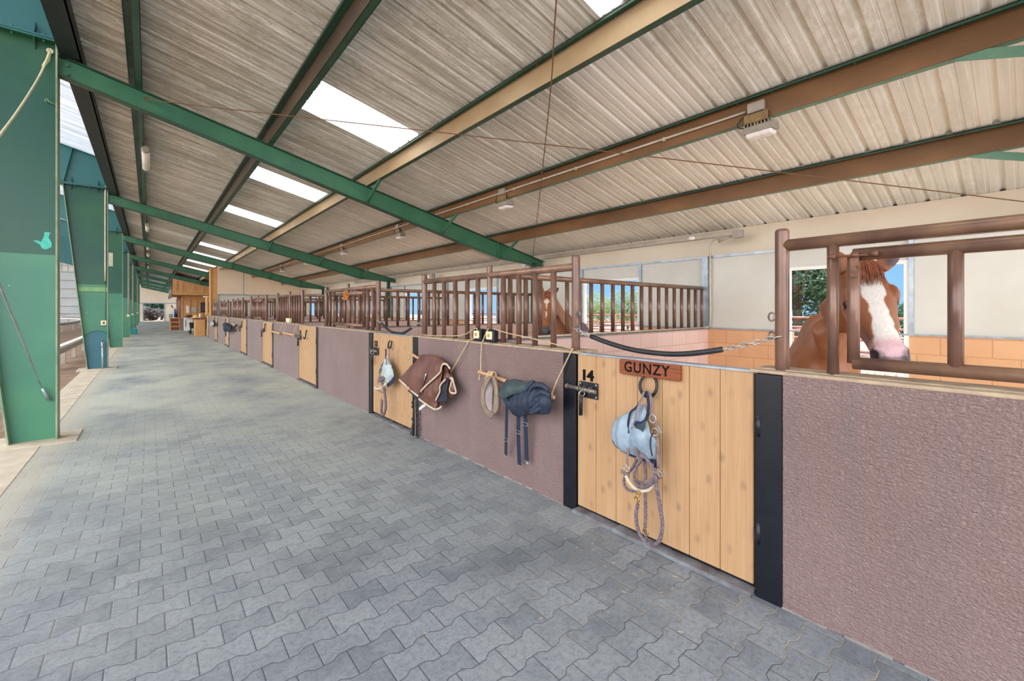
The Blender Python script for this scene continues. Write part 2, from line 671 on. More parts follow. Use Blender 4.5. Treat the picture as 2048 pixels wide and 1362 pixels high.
M['white_panel'] = pm('white_steel_panel', (198, 202, 200), (182, 186, 184), .6, .5)
M['galv'] = pm('galvanised_steel', (176, 184, 190), (146, 156, 164), 8, .35, .5)
M['white_trim'] = pm('white_trim', (242, 242, 238), None, 1, .5)
M['conduit'] = pm('grey_conduit', (198, 188, 172), (178, 168, 152), 5, .45, .2)
M['boxgrey'] = pm('grey_box', (172, 164, 152), (152, 144, 132), 6, .5, .1)
M['lens'] = pm('lamp_lens', (250, 246, 240), (232, 226, 220), 20, .2)
M['tube_white'] = pm('white_lamp_plastic', (246, 242, 234), (230, 224, 214), 10, .4)
M['rope'] = pm('cream_rope', (206, 182, 146), (180, 154, 116), 60, .85)
M['wire'] = pm('rusty_cable', (126, 92, 64), (106, 76, 52), 20, .7)
M['strap_cream'] = pm('cream_strap', (214, 208, 170), (196, 188, 150), 12, .7)
M['dowel'] = pm('turned_wood_pole', (208, 164, 122), (188, 142, 100), 6, .5, stretch=(4, 1, 4))
M['rubber'] = pm('black_rubber_hose', (28, 30, 33), (42, 44, 46), 10, .42)
M['canvas_brown'] = pm('brown_canvas', (112, 72, 58), (92, 56, 48), 5, .45, bump=.2, bscale=25, bdist=.006)
M['canvas_dark'] = pm('dark_blue_lining', (40, 42, 58), (28, 28, 40), 8, .7)
M['binding'] = pm('cream_binding', (202, 184, 160), (180, 162, 138), 30, .8)
M['navy'] = pm('navy_canvas', (40, 51, 70), (30, 40, 57), 7, .65, bump=.25, bscale=22, bdist=.006)
M['navy_green'] = pm('grey_green_canvas', (64, 80, 78), (46, 60, 68), 6, .7, bump=.25, bscale=22, bdist=.006)
M['navy_strap'] = pm('navy_webbing', (28, 44, 70), (20, 34, 56), 40, .6)
M['taupe'] = pm('taupe_felt', (152, 132, 112), (122, 106, 92), 14, .9, bump=.3, bscale=60)
M['taupe_lining'] = pm('grey_lining', (168, 152, 152), (150, 134, 136), 14, .9)
M['mesh_blue'] = pm('pale_blue_mesh', (158, 174, 186), (128, 146, 162), 10, .7, bump=.5, bscale=420, bdist=.002)
M['mesh_grey'] = pm('pale_grey_mesh', (184, 194, 192), (160, 172, 172), 10, .7, bump=.5, bscale=420, bdist=.002)
M['navy_trim'] = pm('dark_fleece_trim', (38, 46, 78), (26, 32, 54), 30, .9, bump=.3, bscale=200)
M['leather'] = pm('worn_grey_leather', (138, 118, 112), (108, 90, 88), 18, .55)
M['braid'] = pm('braided_cotton', (128, 112, 118), (88, 76, 86), 60, .8, stretch=(1, 1, 1), bump=.8, bscale=110, bdist=.004)
M['fleece'] = pm('cream_noseband', (208, 196, 176), (188, 174, 152), 60, .9)
M['outlet'] = pm('ivory_outlet', (232, 222, 186), (222, 210, 170), 10, .4)
M['outlet_face'] = pm('yellow_outlet_face', (198, 164, 84), (170, 136, 70), 40, .5)
M['sign_wood'] = pm('varnished_sign_wood', (146, 74, 36), (116, 56, 26), 3, .4, stretch=(3, 1.2, 22))
M['letter_black'] = pm('black_letter', (9, 9, 11), None, 1, .7, 0, .15)
M['eye'] = pm('dark_eye', (22, 14, 12), None, 1, .08, 0, .7)
M['hair_red'] = pm('chestnut_hair', (150, 86, 58), (112, 58, 38), 30, .5)
M['hair_blond'] = pm('flaxen_hair', (222, 178, 140), (188, 134, 98), 30, .5)
M['bark'] = pm('bark', (96, 80, 66), (74, 62, 52), 8, .9, bump=.5)
M['leaf_dark'] = leaf_material('dark_leaves', (44, 70, 52), (78, 104, 72))
M['leaf_light'] = leaf_material('light_leaves', (138, 152, 92), (104, 126, 72))
M['leaf_far'] = leaf_material('mid_leaves', (70, 110, 86), (44, 76, 62))
M['leaf_red'] = leaf_material('brownish_shrub_leaves', (122, 112, 108), (88, 90, 92))
M['fence'] = pm('red_brown_fence_pipe', (150, 96, 84), (128, 80, 70), 6, .5)
M['grass'] = pm('rough_grass', (132, 142, 98), (108, 118, 80), 8, .95)
M['teal'] = pm('teal_paint', (40, 150, 146), (34, 136, 134), 6, .5)
M['board_black'] = pm('chalkboard', (34, 38, 44), (44, 48, 54), 6, .7)
M['chalk'] = pm('chalk', (222, 226, 228), None, 1, .9)
M['paper'] = pm('paper', (244, 240, 236), None, 1, .8)
M['paper_green'] = pm('greenish_paper', (196, 196, 176), (176, 178, 160), 10, .8)
M['fridge'] = pm('white_enamel', (246, 244, 234), (236, 232, 220), 4, .35)
M['black_plastic'] = pm('black_plastic', (34, 34, 36), (22, 22, 24), 10, .5)
M['zinc'] = pm('zinc_bucket', (146, 156, 152), (122, 134, 130), 10, .4, .3)
M['flower_red'] = pm('red_petals', (196, 72, 64), None, 1, .7)
M['flower_yellow'] = pm('yellow_petals', (226, 190, 96), None, 1, .7)
M['cloth_white'] = pm('white_cotton', (226, 232, 240), (206, 214, 226), 12, .9)
M['cloth_navy'] = pm('dark_blue_cotton', (36, 46, 66), (26, 34, 50), 12, .9)
M['straw'] = pm('straw', (236, 206, 140), (216, 180, 110), 40, .8)
M['dark_window'] = pm('dark_window_glass', (30, 24, 22), None, 1, .15)
M['rust_orange'] = pm('orange_twine', (206, 132, 62), (182, 108, 44), 30, .8)

# ================================================================== building shell
PITCH = 4.05
RAFT_Y = [7.5 + 8.1 * k for k in range(-1, 9)]
COL_Y = [7.5, 15.65, 23.9, 32.1, 40.2, 48.3, 56.4, 64.5]
Y0, Y1 = -3.2, 74.0


def zr(x):
    return 4.61 - .236 * x


def zraft(x):
    return 4.404 - .236 * x


def structure(o):
    o['kind'] = 'structure'
    return o


# floors
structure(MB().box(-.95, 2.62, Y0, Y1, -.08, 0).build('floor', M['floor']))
structure(MB().box(2.62, 7.3, Y0, 42, -.08, .0).build('floor_stalls', M['stall_bounce']))
structure(MB().box(-1.30, -.95, Y0, Y1, -.08, .004).build('trim_kerb', M['concrete']))
structure(MB().box(-45, -1.30, -30, Y1, -.10, -.03).build('ground_arena', M['dirt']))
structure(MB().box(7.3, 60, -30, 140, -.10, -.02).build('ground_paddock', M['out_ground']))
structure(MB().box(-14.5, 7.3, Y1 + .15, 140, -.1, -.015).build('ground_yard', M['out_ground']))

# roof sheets with openings for the skylight panels
SKY_Y = [1.34, 5.34, 9.30, 13.20, 17.15, 21.1, 24.75, 28.8, 32.6, 37.0]
SKX0, SKX1 = 1.56, 2.83


def rib_profile(ya, yb):
    """y and height offsets of an R-panel between ya and yb (ribs every .305)"""
    per = .305
    base = [(.0, 0), (.018, .03), (.045, .03), (.063, 0), (.125, 0), (.133, .005), (.152, .005), (.16, 0), (.212, 0), (.22, .005), (.239, .005), (.247, 0)]
    out = []
    k = math.floor((ya - .16) / per) - 1
    while .16 + k * per < yb + per:
        for dy, h in base:
            y = .16 + k * per + dy
            if ya < y < yb:
                out.append((y, h))
        k += 1
    def hat(y):
        u = (y - .16) % per
        for (a, ha), (b, hb) in zip(base, base[1:] + [(per, 0)]):
            if a <= u <= b:
                return ha + (hb - ha) * (u - a) / (b - a)
        return 0
    return [(ya, hat(ya))] + out + [(yb, hat(yb))]


def sheet(mb, xa, xb, ya, yb, zf, dz=0):
    prof = rib_profile(ya, yb)
    vs, fs = [], []
    for y, h in prof:
        vs += [(xa, y, zf(xa) + h + dz), (xb, y, zf(xb) + h + dz)]
    for i in range(len(prof) - 1):
        fs.append((2 * i, 2 * i + 1, 2 * i + 3, 2 * i + 2))
    mb.add(vs, fs)


roof = MB()
sheet(roof, -.72, SKX0, Y0, Y1, zr)
sheet(roof, SKX1, 7.42, Y0, Y1, zr)
edges = [Y0]
for y in SKY_Y:
    edges += [y, y + .915]
edges.append(Y1)
for i in range(0, len(edges), 2):
    sheet(roof, SKX0, SKX1, edges[i], edges[i + 1], zr)
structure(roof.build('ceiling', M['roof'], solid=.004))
ORD = ['first', 'second', 'third', 'fourth', 'fifth', 'sixth', 'seventh', 'eighth', 'ninth', 'tenth', 'eleventh', 'twelfth']
for i, y in enumerate(SKY_Y):
    mb = MB()
    sheet(mb, SKX0 - .04, SKX1 + .04, y - .03, y + .945, zr, .007)
    o = mb.build('roof_skylight', M['skylight'], origin=(2.2, y + .46, zr(2.2)))
    tag(o, 'glowing white corrugated skylight panel in the roof, %s one from the near end' % ORD[i], 'skylight', 'skylight panels in the aisle roof')

# arena roof beyond the columns
def za(x):
    return 5.72 + .277 * (-.9 - x)


ar = MB()
sheet(ar, -4.6, -.86, Y0, 26, za)
sheet(ar, -20, -.86, 26, Y1, za)
structure(ar.build('ceiling_arena', M['arena_sheet'], solid=.004))
structure(MB().box(-.86, -.82, Y0, Y1, 4.76, 5.73).build('wall_gap_panel', M['flange']))  # unseen panel between the two roofs, added to stop light leaks

# end walls
EY = 74.0
xd0, xd1, zd = -.60, 1.48, 2.34
ew = MB()
ew.box(-.95, xd0, EY, EY + .12, 0, 2.34)
ew.box(xd1, 9.0, EY, EY + .12, 0, 2.34)
ew.prism([(-.95, 2.34), (9.0, 2.34), (9.0, 2.6), (7.4, zr(7.4) - .02), (-.8, zr(-.8)), (-.95, 4.9)], 1, EY, EY + .12)
structure(ew.build('wall_end', M['end_wall']))
tr = MB()
tr.box(-.95, 3.4, EY - .06, EY - .01, 2.30, 2.42)
tr.box(xd0 - .09, xd0, EY - .08, EY - .01, 0, 2.34)
tr.box(xd1, xd1 + .09, EY - .08, EY - .01, 0, 2.34)
structure(tr.build('trim_1', M['galv']))
aw = MB()
aw.box(-45, -.95, EY, EY + .12, 0, 6.2)
structure(aw.build('wall_arena', M['white_panel']))
tr = MB()
for z in (.55, 1.0, 1.9, 2.9, 4.0, 5.0, 6.0):
    tr.box(-45, -.97, EY - .05, EY - .005, z, z + .09)
structure(tr.build('trim_2', M['boxgrey']))
aw = MB()
aw.box(-45, -.95, EY, EY + .12, 6.2, 10.0)
structure(aw.build('wall_arena_upper', M['panel']))
tr = MB()
for i in range(84):
    tr.box(-1.3 - i * .52, -1.25 - i * .52, EY - .04, EY - .005, 6.2, 7.6)
for z in (6.8, 7.2, 7.6):
    tr.box(-45, -.97, EY - .05, EY - .005, z, z + .05)
structure(tr.build('trim_3', M['boxgrey']))

# back wall of the stalls: block base, steel panels, open doorways to the runs
BX = 7.05
DIV_Y = [3.47 + PITCH * k for k in range(-1, 7)]
openings = [(.98 + PITCH * k, 2.20 + PITCH * k) for k in range(0, 7)]
openings[1] = (4.73, 6.02)
bw, bp, bt, bg = MB(), MB(), MB(), MB()
ys = [Y0] + [v for o in openings for v in o] + [41.0]
for i in range(0, len(ys), 2):
    bw.box(BX, BX + .2, ys[i] + .012, ys[i + 1] - .012, 0, 1.24)
    bp.box(BX + .01, BX + .05, ys[i] + .012, ys[i + 1] - .012, 1.24, 2.42)
for a, b in openings:
    bp.box(BX + .01, BX + .05, a - .012, b + .012, 2.13, 2.42)
for a, b in openings:
    bt.box(BX - .015, BX + .06, a - .045, a, 0, 2.11)
    bt.box(BX - .015, BX + .06, b, b + .045, 0, 2.11)
    bt.box(BX - .015, BX + .06, a - .045, b + .045, 2.11, 2.15)
    bg.box(BX - .03, BX + .01, a - .09, a - .045, 1.24, 2.42)
    bg.box(BX - .03, BX + .01, b + .045, b + .09, 1.24, 2.42)
bg.box(BX - .02, BX + .01, Y0, 41, 2.39, 2.425)
bg.box(BX - .02, BX + .01, Y0, 41, 1.235, 1.255)
for y in DIV_Y:
    bg.box(BX - .06, BX + .01, y - .1, y + .0, 1.25, 2.42)
structure(bw.build('wall_right', M['orange_block']))
structure(bp.build('wall_right_panel', M['panel']))
structure(bt.build('trim_4', M['white_trim']))
structure(bg.build('trim_5', M['galv']))
structure(MB().prism([(7.32, 2.2), (7.42, 2.2), (7.42, zr(7.42) - .005), (7.32, zr(7.32) - .005)], 1, Y0, 42).build('wall_right_upper', M['tan_wall']))
structure(MB().box(7.352, 7.358, Y0, 42, zr(7.355) - .02, zr(7.355) + .034).build('trim_closure', M['strut_dark']))
structure(MB().box(7.08, 7.34, Y0, 42, 2.415, 2.43).build('trim_6', M['galv']))
# full-height partition where the stalls end
pw = MB()
PY = 28.1
pw.prism([(2.82, 2.36), (BX + .2, 2.36), (7.4, zr(7.4) - .03), (2.82, zr(2.82) - .03)], 1, PY, PY + .1)
structure(pw.build('wall_partition', M['end_wall']))
structure(MB().box(2.82, BX, PY + .01, PY + .1, 0, 2.36).build('wall_partition_panel', M['panel']))
tr = MB()
tr.box(2.82, BX, PY - .03, PY + .0, 2.34, 2.39)
tr.box(2.82, 2.87, PY - .03, PY + .0, 1.2, 2.36)
tr.box(4.0, 4.03, PY - .01, PY + .0, 2.39, 3.6)
structure(tr.build('trim_7', M['galv']))

# ================================================================== steel frame
def column(i, y):
    nm = ORD[i]
    lab = ['tapered green steel column with a peeled turquoise paint patch and a tie rope',
           'tapered green steel column with an outlet box and a spigot pipe at its foot',
           'tapered green steel column with a pale paper notice taped on it'][i] if i < 3 else \
        'tapered green steel column along the arena side, %s from the camera' % nm
    r = thing('steel_column', lab, 'column', (-1.03, y, 0), 'green columns between aisle and arena')
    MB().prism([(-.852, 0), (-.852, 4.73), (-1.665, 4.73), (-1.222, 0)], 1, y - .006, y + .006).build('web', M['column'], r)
    MB().box(-.854, -.838, y - .10, y + .10, 0, 4.73).build('flange', M['column_edge'], r)
    MB().beam((-1.226, y, 0), (-1.672, y, 4.73), .2, .016, up=(1, 0, .1)).build('flange', M['column_edge'], r)
    pl = MB()
    pl.box(-1.80, -.715, y - .11, y + .11, 4.715, 4.735)
    pl.box(-1.80, -.715, y - .11, y + .11, 4.742, 4.762)
    for x in (-1.7, -1.45, -1.2, -.95, -.76):
        for dy in (-.07, .07):
            pl.tube([(x, y + dy, 4.69), (x, y + dy, 4.79)], .014, 6, False)
    pl.build('splice_plate', M['column'], r)
    st = MB()
    for x in (-1.52, -1.03):
        for s in (-1, 1):
            st.prism([(y + s * .006, 4.60), (y + s * .10, 4.71), (y + s * .10, 4.77), (y + s * .006, 4.93)], 0, x - .006, x + .006)
    st.build('stiffener', M['column'], r)
    # haunch and start of the arena rafter
    MB().prism([(-.852, 4.765), (-.92, 5.49), (-4.6, 6.51), (-4.6, 5.73), (-1.66, 4.765)], 1, y - .006, y + .006).build('haunch', M['column'], r)
    fl = MB()
    fl.beam((-.848, y, 4.765), (-.92, y, 5.49), .2, .014, up=(1, 0, .1))
    fl.beam((-.92, y, 5.49), (-4.6, y, 6.51), .2, .014)
    fl.beam((-1.70, y, 4.77), (-4.6, y, 5.73), .2, .014)
    fl.beam((-1.66, y - .05, 4.77), (-1.50, y - .05, 5.64), .01, .09, up=(0, 1, 0))
    fl.build('haunch_flange', M['column'], r)
    if i >= 2:
        MB().prism([(-4.6, 6.51), (-20, 10.77), (-20, 10.2), (-4.6, 5.73)], 1, y - .006, y + .006).build('arena_rafter', M['column'], r)
    # concrete footing
    f = MB().box(-1.42, -.66, y - .30, y + .36, -.05, .012).build('footing', M['concrete'], origin=(-1.03, y, 0))
    tag(f, 'flat concrete footing pad under the %s green column from the camera' % nm, 'footing', 'column footing pads', 'thing')
    return r


COLS = [column(i, y) for i, y in enumerate(COL_Y)]
# details that only some of the columns carry
c1, c2, c3 = COLS[:3]
cx_ = column(9, -.65)
cx_['label'] = 'tapered green steel column holding the outer ends of the tie rope and twisted cable'
y = COL_Y[0]
patch = MB()
pp = [(66, 481), (76, 481), (82, 484), (88, 472), (89, 464), (101, 465), (97, 475), (103, 486), (103, 494), (92, 499), (84, 497), (80, 489)]
pts = [on_y(a, b, y - .009) for a, b in pp]
patch.prism([(p.x, p.z) for p in pts], 1, y - .0085, y - .0065)
patch.build('paint_patch', pm('peeled_turquoise', (72, 196, 172), (60, 176, 160), 20, .5), c1)
hk = MB()
hk.tube([(-.85, y - .02, 4.0), (-.88, y - .05, 4.0), (-.915, y - .05, 4.015), (-.93, y - .05, 4.04), (-.945, y - .05, 4.02), (-.93, y - .05, 4.0)], .008, 6)
hk.build('hook', M['column_edge'], c1)

# slack tie ropes and cables on the near column
def rope_thing(name, label, cat, path, r, mat, n=8, extra=None, group=None):
    p0 = Vector(path[0])
    mb = MB().tube(smooth_path(path, 8), r, n)
    if extra:
        extra(mb)
    o = mb.build(name, mat, origin=p0)
    return tag(o, label, cat, group)


a0 = on_y(100, 102, y - .06)
rope_thing('tie_rope', 'pale slack rope tied high on the peeled green column', 'rope',
           [a0, on_x(80, 150, -.96), on_x(45, 208, -.98), on_x(0, 270, -.98), (-.98, 4.1, 2.05), (-.96, 2.2, 1.45), (-.95, .6, 1.75), (-.94, -.64, 2.6)], .011, M['strap_cream'],
           extra=lambda m: (m.torus(a0, .022, .010, (0, 1, 0)), m.tube([a0, a0 + Vector((-.02, 0, -.12)), a0 + Vector((-.05, -.05, -.22))], [.014, .02, .014], 8), m.tube([a0, (a0.x, y, a0.z)], .012, 6)))
a1 = on_y(98, 800, y - .05)
rope_thing('brace_cable', 'thin twisted steel cable anchored low on the peeled green column', 'cable',
           [a1, on_y(80, 768, y - .15), on_x(40, 668, -.93), on_x(0, 572, -.93), (-.93, 3.4, 3.02), (-.93, -.64, 5.6 - .9)], .008, M['galv'],
           extra=lambda m: (m.tube([a1, on_y(85, 777, y - .12)], [.02, .013], 8), m.ball(a1, .02), m.tube([a1, (a1.x, y, a1.z)], .014, 6)))

# second column: conduit, outlet box, board, arc shaped guard plate and the spigot standing in front
y = COL_Y[1]
cd = MB()
cd.tube(smooth_path([(-.80, y - .08, 4.9), (-.845, y - .06, 4.86), (-.885, y - .04, 4.74), (-.893, y - .035, 4.4), (-.893, y - .035, 2.3)], 6), .019, 8)
cd.build('conduit', M['conduit'], c2)
MB().tube([(-.893, y - .03, 2.3), (-.893, y - .03, 1.25)], .009, 6).build('cable', M['column'], c2)
ob = MB().box(-.975, -.868, y - .07, y - .006, 1.14, 1.26).build('outlet_box', M['outlet'], c2, bevel=.006)
MB().box(-.94, -.90, y - .074, y - .07, 1.175, 1.225).build('socket', M['black_plastic'], ob)
bd = MB().box(-1.395, -.856, y - .03, y - .006, 2.02, 2.13).build('board', pm('yellow_green_board', (128, 172, 116), (110, 152, 104), 5, .5), c2)
gp = MB()
n = 14
arc = [(-1.06 + .24 * math.cos(a), .70 + .22 * math.sin(a)) for a in [PI * k / n for k in range(n + 1)]]
gp.tube([(p[0], y - .02, p[1] + .08) for p in arc], .012, 6)
gp.build('arc_trim', M['column'], c2)
MB().prism([(-1.238, 0), (-.856, 0), (-.856, .78)] + [(a_[0] if abs(a_[0] + 1.06) < .19 else (-.87 if a_[0] > -1.06 else -1.27), a_[1] + .06) for a_ in arc], 1, y - .012, y - .0065).build('foot_plate', pm('blue_green_paint', (48, 108, 122), (40, 98, 112), 2, .4), c2)
sp = MB()
sp.tube([(-.935, y - .17, 0), (-.935, y - .17, .62)], .024, 10)
sp.tube([(-.935, y - .17, .58), (-.935, y - .17, .70)], .034, 10)
sp.tube([(-.935, y - .17, .66), (-.935, y - .25, .64), (-.935, y - .27, .58)], .02, 8)
hr = sp.build('yard_hydrant', M['galv'], origin=(-.935, y - .17, 0))
tag(hr, 'short galvanised water hydrant standing before the second green column', 'hydrant')
MB().tube([(-.935, y - .17, .70), (-.935, y - .14, .74), (-.935, y - .10, .745)], .012, 8).build('handle', M['rust_latch'], hr)
# third column: notice and conduit; more conduits further on
y = COL_Y[2]
MB().box(-1.30, -1.14, y - .012, y - .006, 3.3, 3.85).build('notice', M['paper_green'], c3)
for i in (3, 4, 6):
    y = COL_Y[i]
    cd = MB()
    cd.tube(smooth_path([(-.78, y - .08, 4.9), (-.85, y - .06, 4.85), (-.90, y - .04, 4.7), (-.90, y - .035, 4.3), (-.90, y - .035, 1.3)], 5), .022, 6)
    cd.build('conduit', M['conduit'], COLS[i])
    MB().box(-.96, -.86, y - .07, y - .006, 1.15, 1.28).build('outlet_box', M['outlet'], COLS[i])
tb = MB().box(-1.2, -.60, 36.0, 36.7, 0, .34).build('planter_box', M['teal'], bevel=.02, origin=(-.9, 36.35, 0))
tag(tb, 'low turquoise painted block on the floor between far green columns', 'block')


# ------------------------------------------------------------------ rafters
def rafter(i, y):
    lab = ['sloping green roof rafter running out above the camera',
           'green roof rafter meeting the column that has the peeled paint patch',
           'green roof rafter meeting the column that has the outlet box', 'third green roof rafter above the stall fronts'][i] if i < 4 else \
        'far sloping green roof rafter, %s in the row' % ORD[i]
    r = thing('roof_rafter', lab, 'rafter', (3, y, 3.4), 'sloping green roof rafters')

    def zb(x):
        return zraft(x) - (.235 + (x + .8) * .0165)
    MB().prism([(-.835, zraft(-.835)), (7.24, zraft(7.24)), (7.24, zraft(7.24) - .11), (5.85, zb(5.85)), (-.835, zb(-.835))], 1, y - .004, y + .004).build('web', M['rafter'], r)
    MB().prism([(-.835, zraft(-.835)), (7.24, zraft(7.24)), (7.24, zraft(7.24) - .012), (-.835, zraft(-.835) - .012)], 1, y - .065, y + .065).build('top_flange', M['flange'], r)
    MB().prism([(-.835, zb(-.835)), (5.85, zb(5.85)), (7.24, zraft(7.24) - .11), (7.24, zraft(7.24) - .122), (5.85, zb(5.85) - .012), (-.835, zb(-.835) - .012)], 1, y - .065, y + .065).build('bottom_flange', M['flange'], r)
    b = MB()
    for z in (4.40, 4.51):
        b.tube([(-.77, y - .03, z), (-.77, y + .03, z)], .022, 8)
    b.box(5.84, 5.86, y - .06, y + .06, zb(5.85), zraft(5.85))
    b.build('bolts', M['rafter'], r)
    # slender eave post in the back wall
    MB().box(6.90, 7.0, y - .05, y + .05, 0, zraft(7.0) - .10).build('eave_post', M['flange'], r)
    for xp in (2.92, 4.43, 5.93):
        if y > 46 and xp > 3:
            continue
        zp = zraft(xp)
        br = MB().beam((xp, y - .02, zb(xp) + .02), (xp, y - .62, zp + .01), .05, .008, up=(1, 0, 0))
        br.beam((xp + .02, y - .02, zb(xp) + .02), (xp + .02, y - .62, zp + .01), .008, .05, up=(1, 0, 0))
        if i == 0:
            br = MB().beam((xp, y + .02, zb(xp) + .02), (xp, y + .95, zp + .01), .07, .01, up=(1, 0, 0))
            br.beam((xp + .03, y + .02, zb(xp) + .02), (xp + .03, y + .95, zp + .01), .01, .06, up=(1, 0, 0))
        br.build('knee_brace', M['flange_pale'] if i == 0 else M['rafter'], r)
    return r


for i, y in enumerate(RAFT_Y):
    rafter(i, y)

# ------------------------------------------------------------------ purlins (Z sections along the aisle)
PURL = [(-.07, 'purlin_brown', 'flange', 'green roof purlin carrying the row of white tube lamps'),
        (1.45, 'purlin_dark', 'flange', 'roof purlin along the upper edge of the skylights'),
        (2.97, 'purlin_tan', 'flange', 'tan roof purlin along the lower edge of the skylights'),
        (4.49, 'purlin_brown', 'flange_pale', 'brown roof purlin carrying the conduit and floodlights'),
        (5.98, 'purlin_brown', 'flange_pale', 'brown roof purlin nearest the back wall, without lamps')]
for x, wm, fm, lab in PURL:
    r = thing('roof_purlin', lab, 'purlin', (x, 20, zraft(x)), 'roof purlins along the aisle')
    ya, yb = -1.0, Y1
    z0, z1 = zraft(x) + .004, zr(x - .1) - .008
    MB().box(x - .072, x - .066, ya, yb, z0, z1).build('web', M[wm], r)
    lo = MB().box(x - .07, x, ya, yb, z0, z0 + .006)
    lo.box(x - .005, x, ya, yb, z0, z0 + .022)
    lo.build('bottom_flange', M[fm], r)
    tp = MB()
    tp.box(x - .145, x - .07, ya, yb, z1 - .006, z1)
    tp.box(x - .145, x - .14, ya, yb, z1 - .026, z1)
    tp.build('top_flange', M['flange'], r)
    sc = MB()
    for k in range(34):
        yy = .3 + k * .305
        if yy < 18:
            sc.tube([(x - .105, yy, z1 - .03), (x - .105, yy, z1)], .005, 5, False)
    sc.build('screws', M['worn_bolt'], r)
ev = thing('eave_strut', 'black green edge beam where the aisle roof meets the columns', 'beam', (-.7, 20, 4.6))
MB().box(-.82, -.63, -1, Y1, 4.575, 4.59).build('bottom_flange', M['strut_dark'], ev)
MB().box(-.645, -.63, -1, Y1, 4.575, 4.76).build('web', M['strut_dark'], ev)

# ------------------------------------------------------------------ roof bracing rods
def zbr(x):
    return 4.30 - .236 * x


rope_thing('brace_rod', 'thin rusty bracing cable sloping from the nearest rafter across the roof to the right', 'cable',
           [(-.06, 7.44, 4.315), (.5, 6.85, 4.17), (3.56, 3.57, zbr(3.56)), (7.2, -.3, zbr(7.2) - .02)], .006, M['wire'], 6,
           extra=lambda m: m.torus((-.03, 7.42, 4.31), .022, .006, (0, 1, 0)))
rope_thing('brace_rod', 'thin bracing cable rising steeply from the back wall end of the nearest rafter', 'cable',
           [(6.85, 7.44, 2.69), (3.21, 3.25, zbr(3.21)), (2.24, 2.18, zbr(2.24)), (-.2, -.5, zbr(-.2))], .006, M['wire'], 6)

# ------------------------------------------------------------------ lamps
def floodlight(y):
    x, z = 4.45, zraft(4.45)
    r = thing('floodlight', 'x', 'lamp', (x, y, z - .12), 'floodlights under the brown purlin')
    MB().box(4.365, 4.417, y - .02, y + .13, z + .06, z + .155).build('junction_box', M['boxgrey'], r, bevel=.01)
    MB().tube(smooth_path([(4.39, y + .15, z + .06), (4.385, y + .22, z + .0), (4.39, y + .2, z - .05), (4.42, y + .1, z - .06)], 6), .006, 6).build('cable', M['black_plastic'], r)
    bk = MB()
    bk.box(4.38, 4.39, y - .05, y + .16, z - .03, z + .05)
    bk.box(4.38, 4.47, y - .05, y + .16, z - .035, z - .028)
    bk.torus((4.41, y + .06, z - .06), .025, .008, (0, 1, 0))
    bk.build('bracket', pm('dusty_bracket', (150, 122, 76), (120, 98, 62), 12, .6), r)
    hs = MB().prism([(4.385, z - .06), (4.50, z - .05), (4.53, z - .115), (4.36, z - .13)], 1, y - .10, y + .17)
    h = hs.build('housing', M['boxgrey'], r, bevel=.006)
    fn = MB()
    for k in range(9):
        fn.box(4.38, 4.51, y - .085 + k * .03, y - .078 + k * .03, z - .062, z - .04)
    fn.build('fins', M['boxgrey'], h)
    ln = MB().prism([(4.375, z - .128), (4.525, z - .115), (4.515, z - .155), (4.46, z - .17), (4.40, z - .165)], 1, y - .08, y + .15)
    ln.build('lens', M['lens'], r, bevel=.012)
    return r


fl0 = floodlight(1.60)
fl0['label'] = 'grey floodlight with junction box on the brown purlin, nearest and largest'
for k, yy in enumerate((5.44, 9.30, 13.1, 17.0, 20.9, 24.8)):
    clone(fl0, (0, yy - 1.60, 0), 'small grey floodlight further along the brown purlin, %s one from the camera' % ORD[k + 1])
cd = MB().tube([(4.40, 1.75, zraft(4.4) + .085), (4.40, 27.5, zraft(4.4) + .085)], .012, 8)
for k in range(18):
    cd.box(4.385, 4.418, 2.6 + k * 1.3, 2.63 + k * 1.3, zraft(4.4) + .06, zraft(4.4) + .10)
tag(cd.build('light_conduit', M['conduit'], origin=(4.4, 14, 3.4)), 'long grey conduit along the brown purlin feeding the floodlights', 'conduit')


def tube_lamp(y):
    x, z = -.05, zraft(-.05)
    r = thing('tube_lamp', 'x', 'lamp', (x, y, z), 'white tube lamps under the roof purlin')
    MB().box(x - .055, x + .055, y - .62, y + .62, z - .05, z - .005).build('housing', M['tube_white'], r, bevel=.01)
    MB().tube([(x, y - .64, z - .06), (x, y + .64, z - .06)], .06, 12).build('diffuser', M['tube_white'], r)
    c = MB()
    for s in (-1, 1):
        c.tube([(x, y + s * .64, z - .06), (x, y + s * .70, z - .06)], [.066, .05], 12)
    c.build('end_cap', M['boxgrey'], r)
    return r


t0 = tube_lamp(10.6)
t0['label'] = 'white tube lamp under the roof purlin, the nearest of the row'
for k, yy in enumerate((19.4, 25.6, 29.0, 33.4, 37.6)):
    clone(t0, (0, yy - 10.6, 0), 'white tube lamp under the roof purlin, %s of the row' % ORD[k + 1])

# ================================================================== stall fronts
WX = 2.52
DOORS = [(14, .96, 2.242), (13, 4.93, 6.213), (12, 9.02, 10.34), (11, 13.0, 14.36), (10, 17.02, 18.3), (9, 21.28, 22.5), (8, 25.24, 26.5), (7, 29.25, 30.5)]
RPOST = .128
M['skirt'] = pm('pale_mortar_skirt', (150, 142, 134), (120, 112, 108), 9, .9, bump=.3)


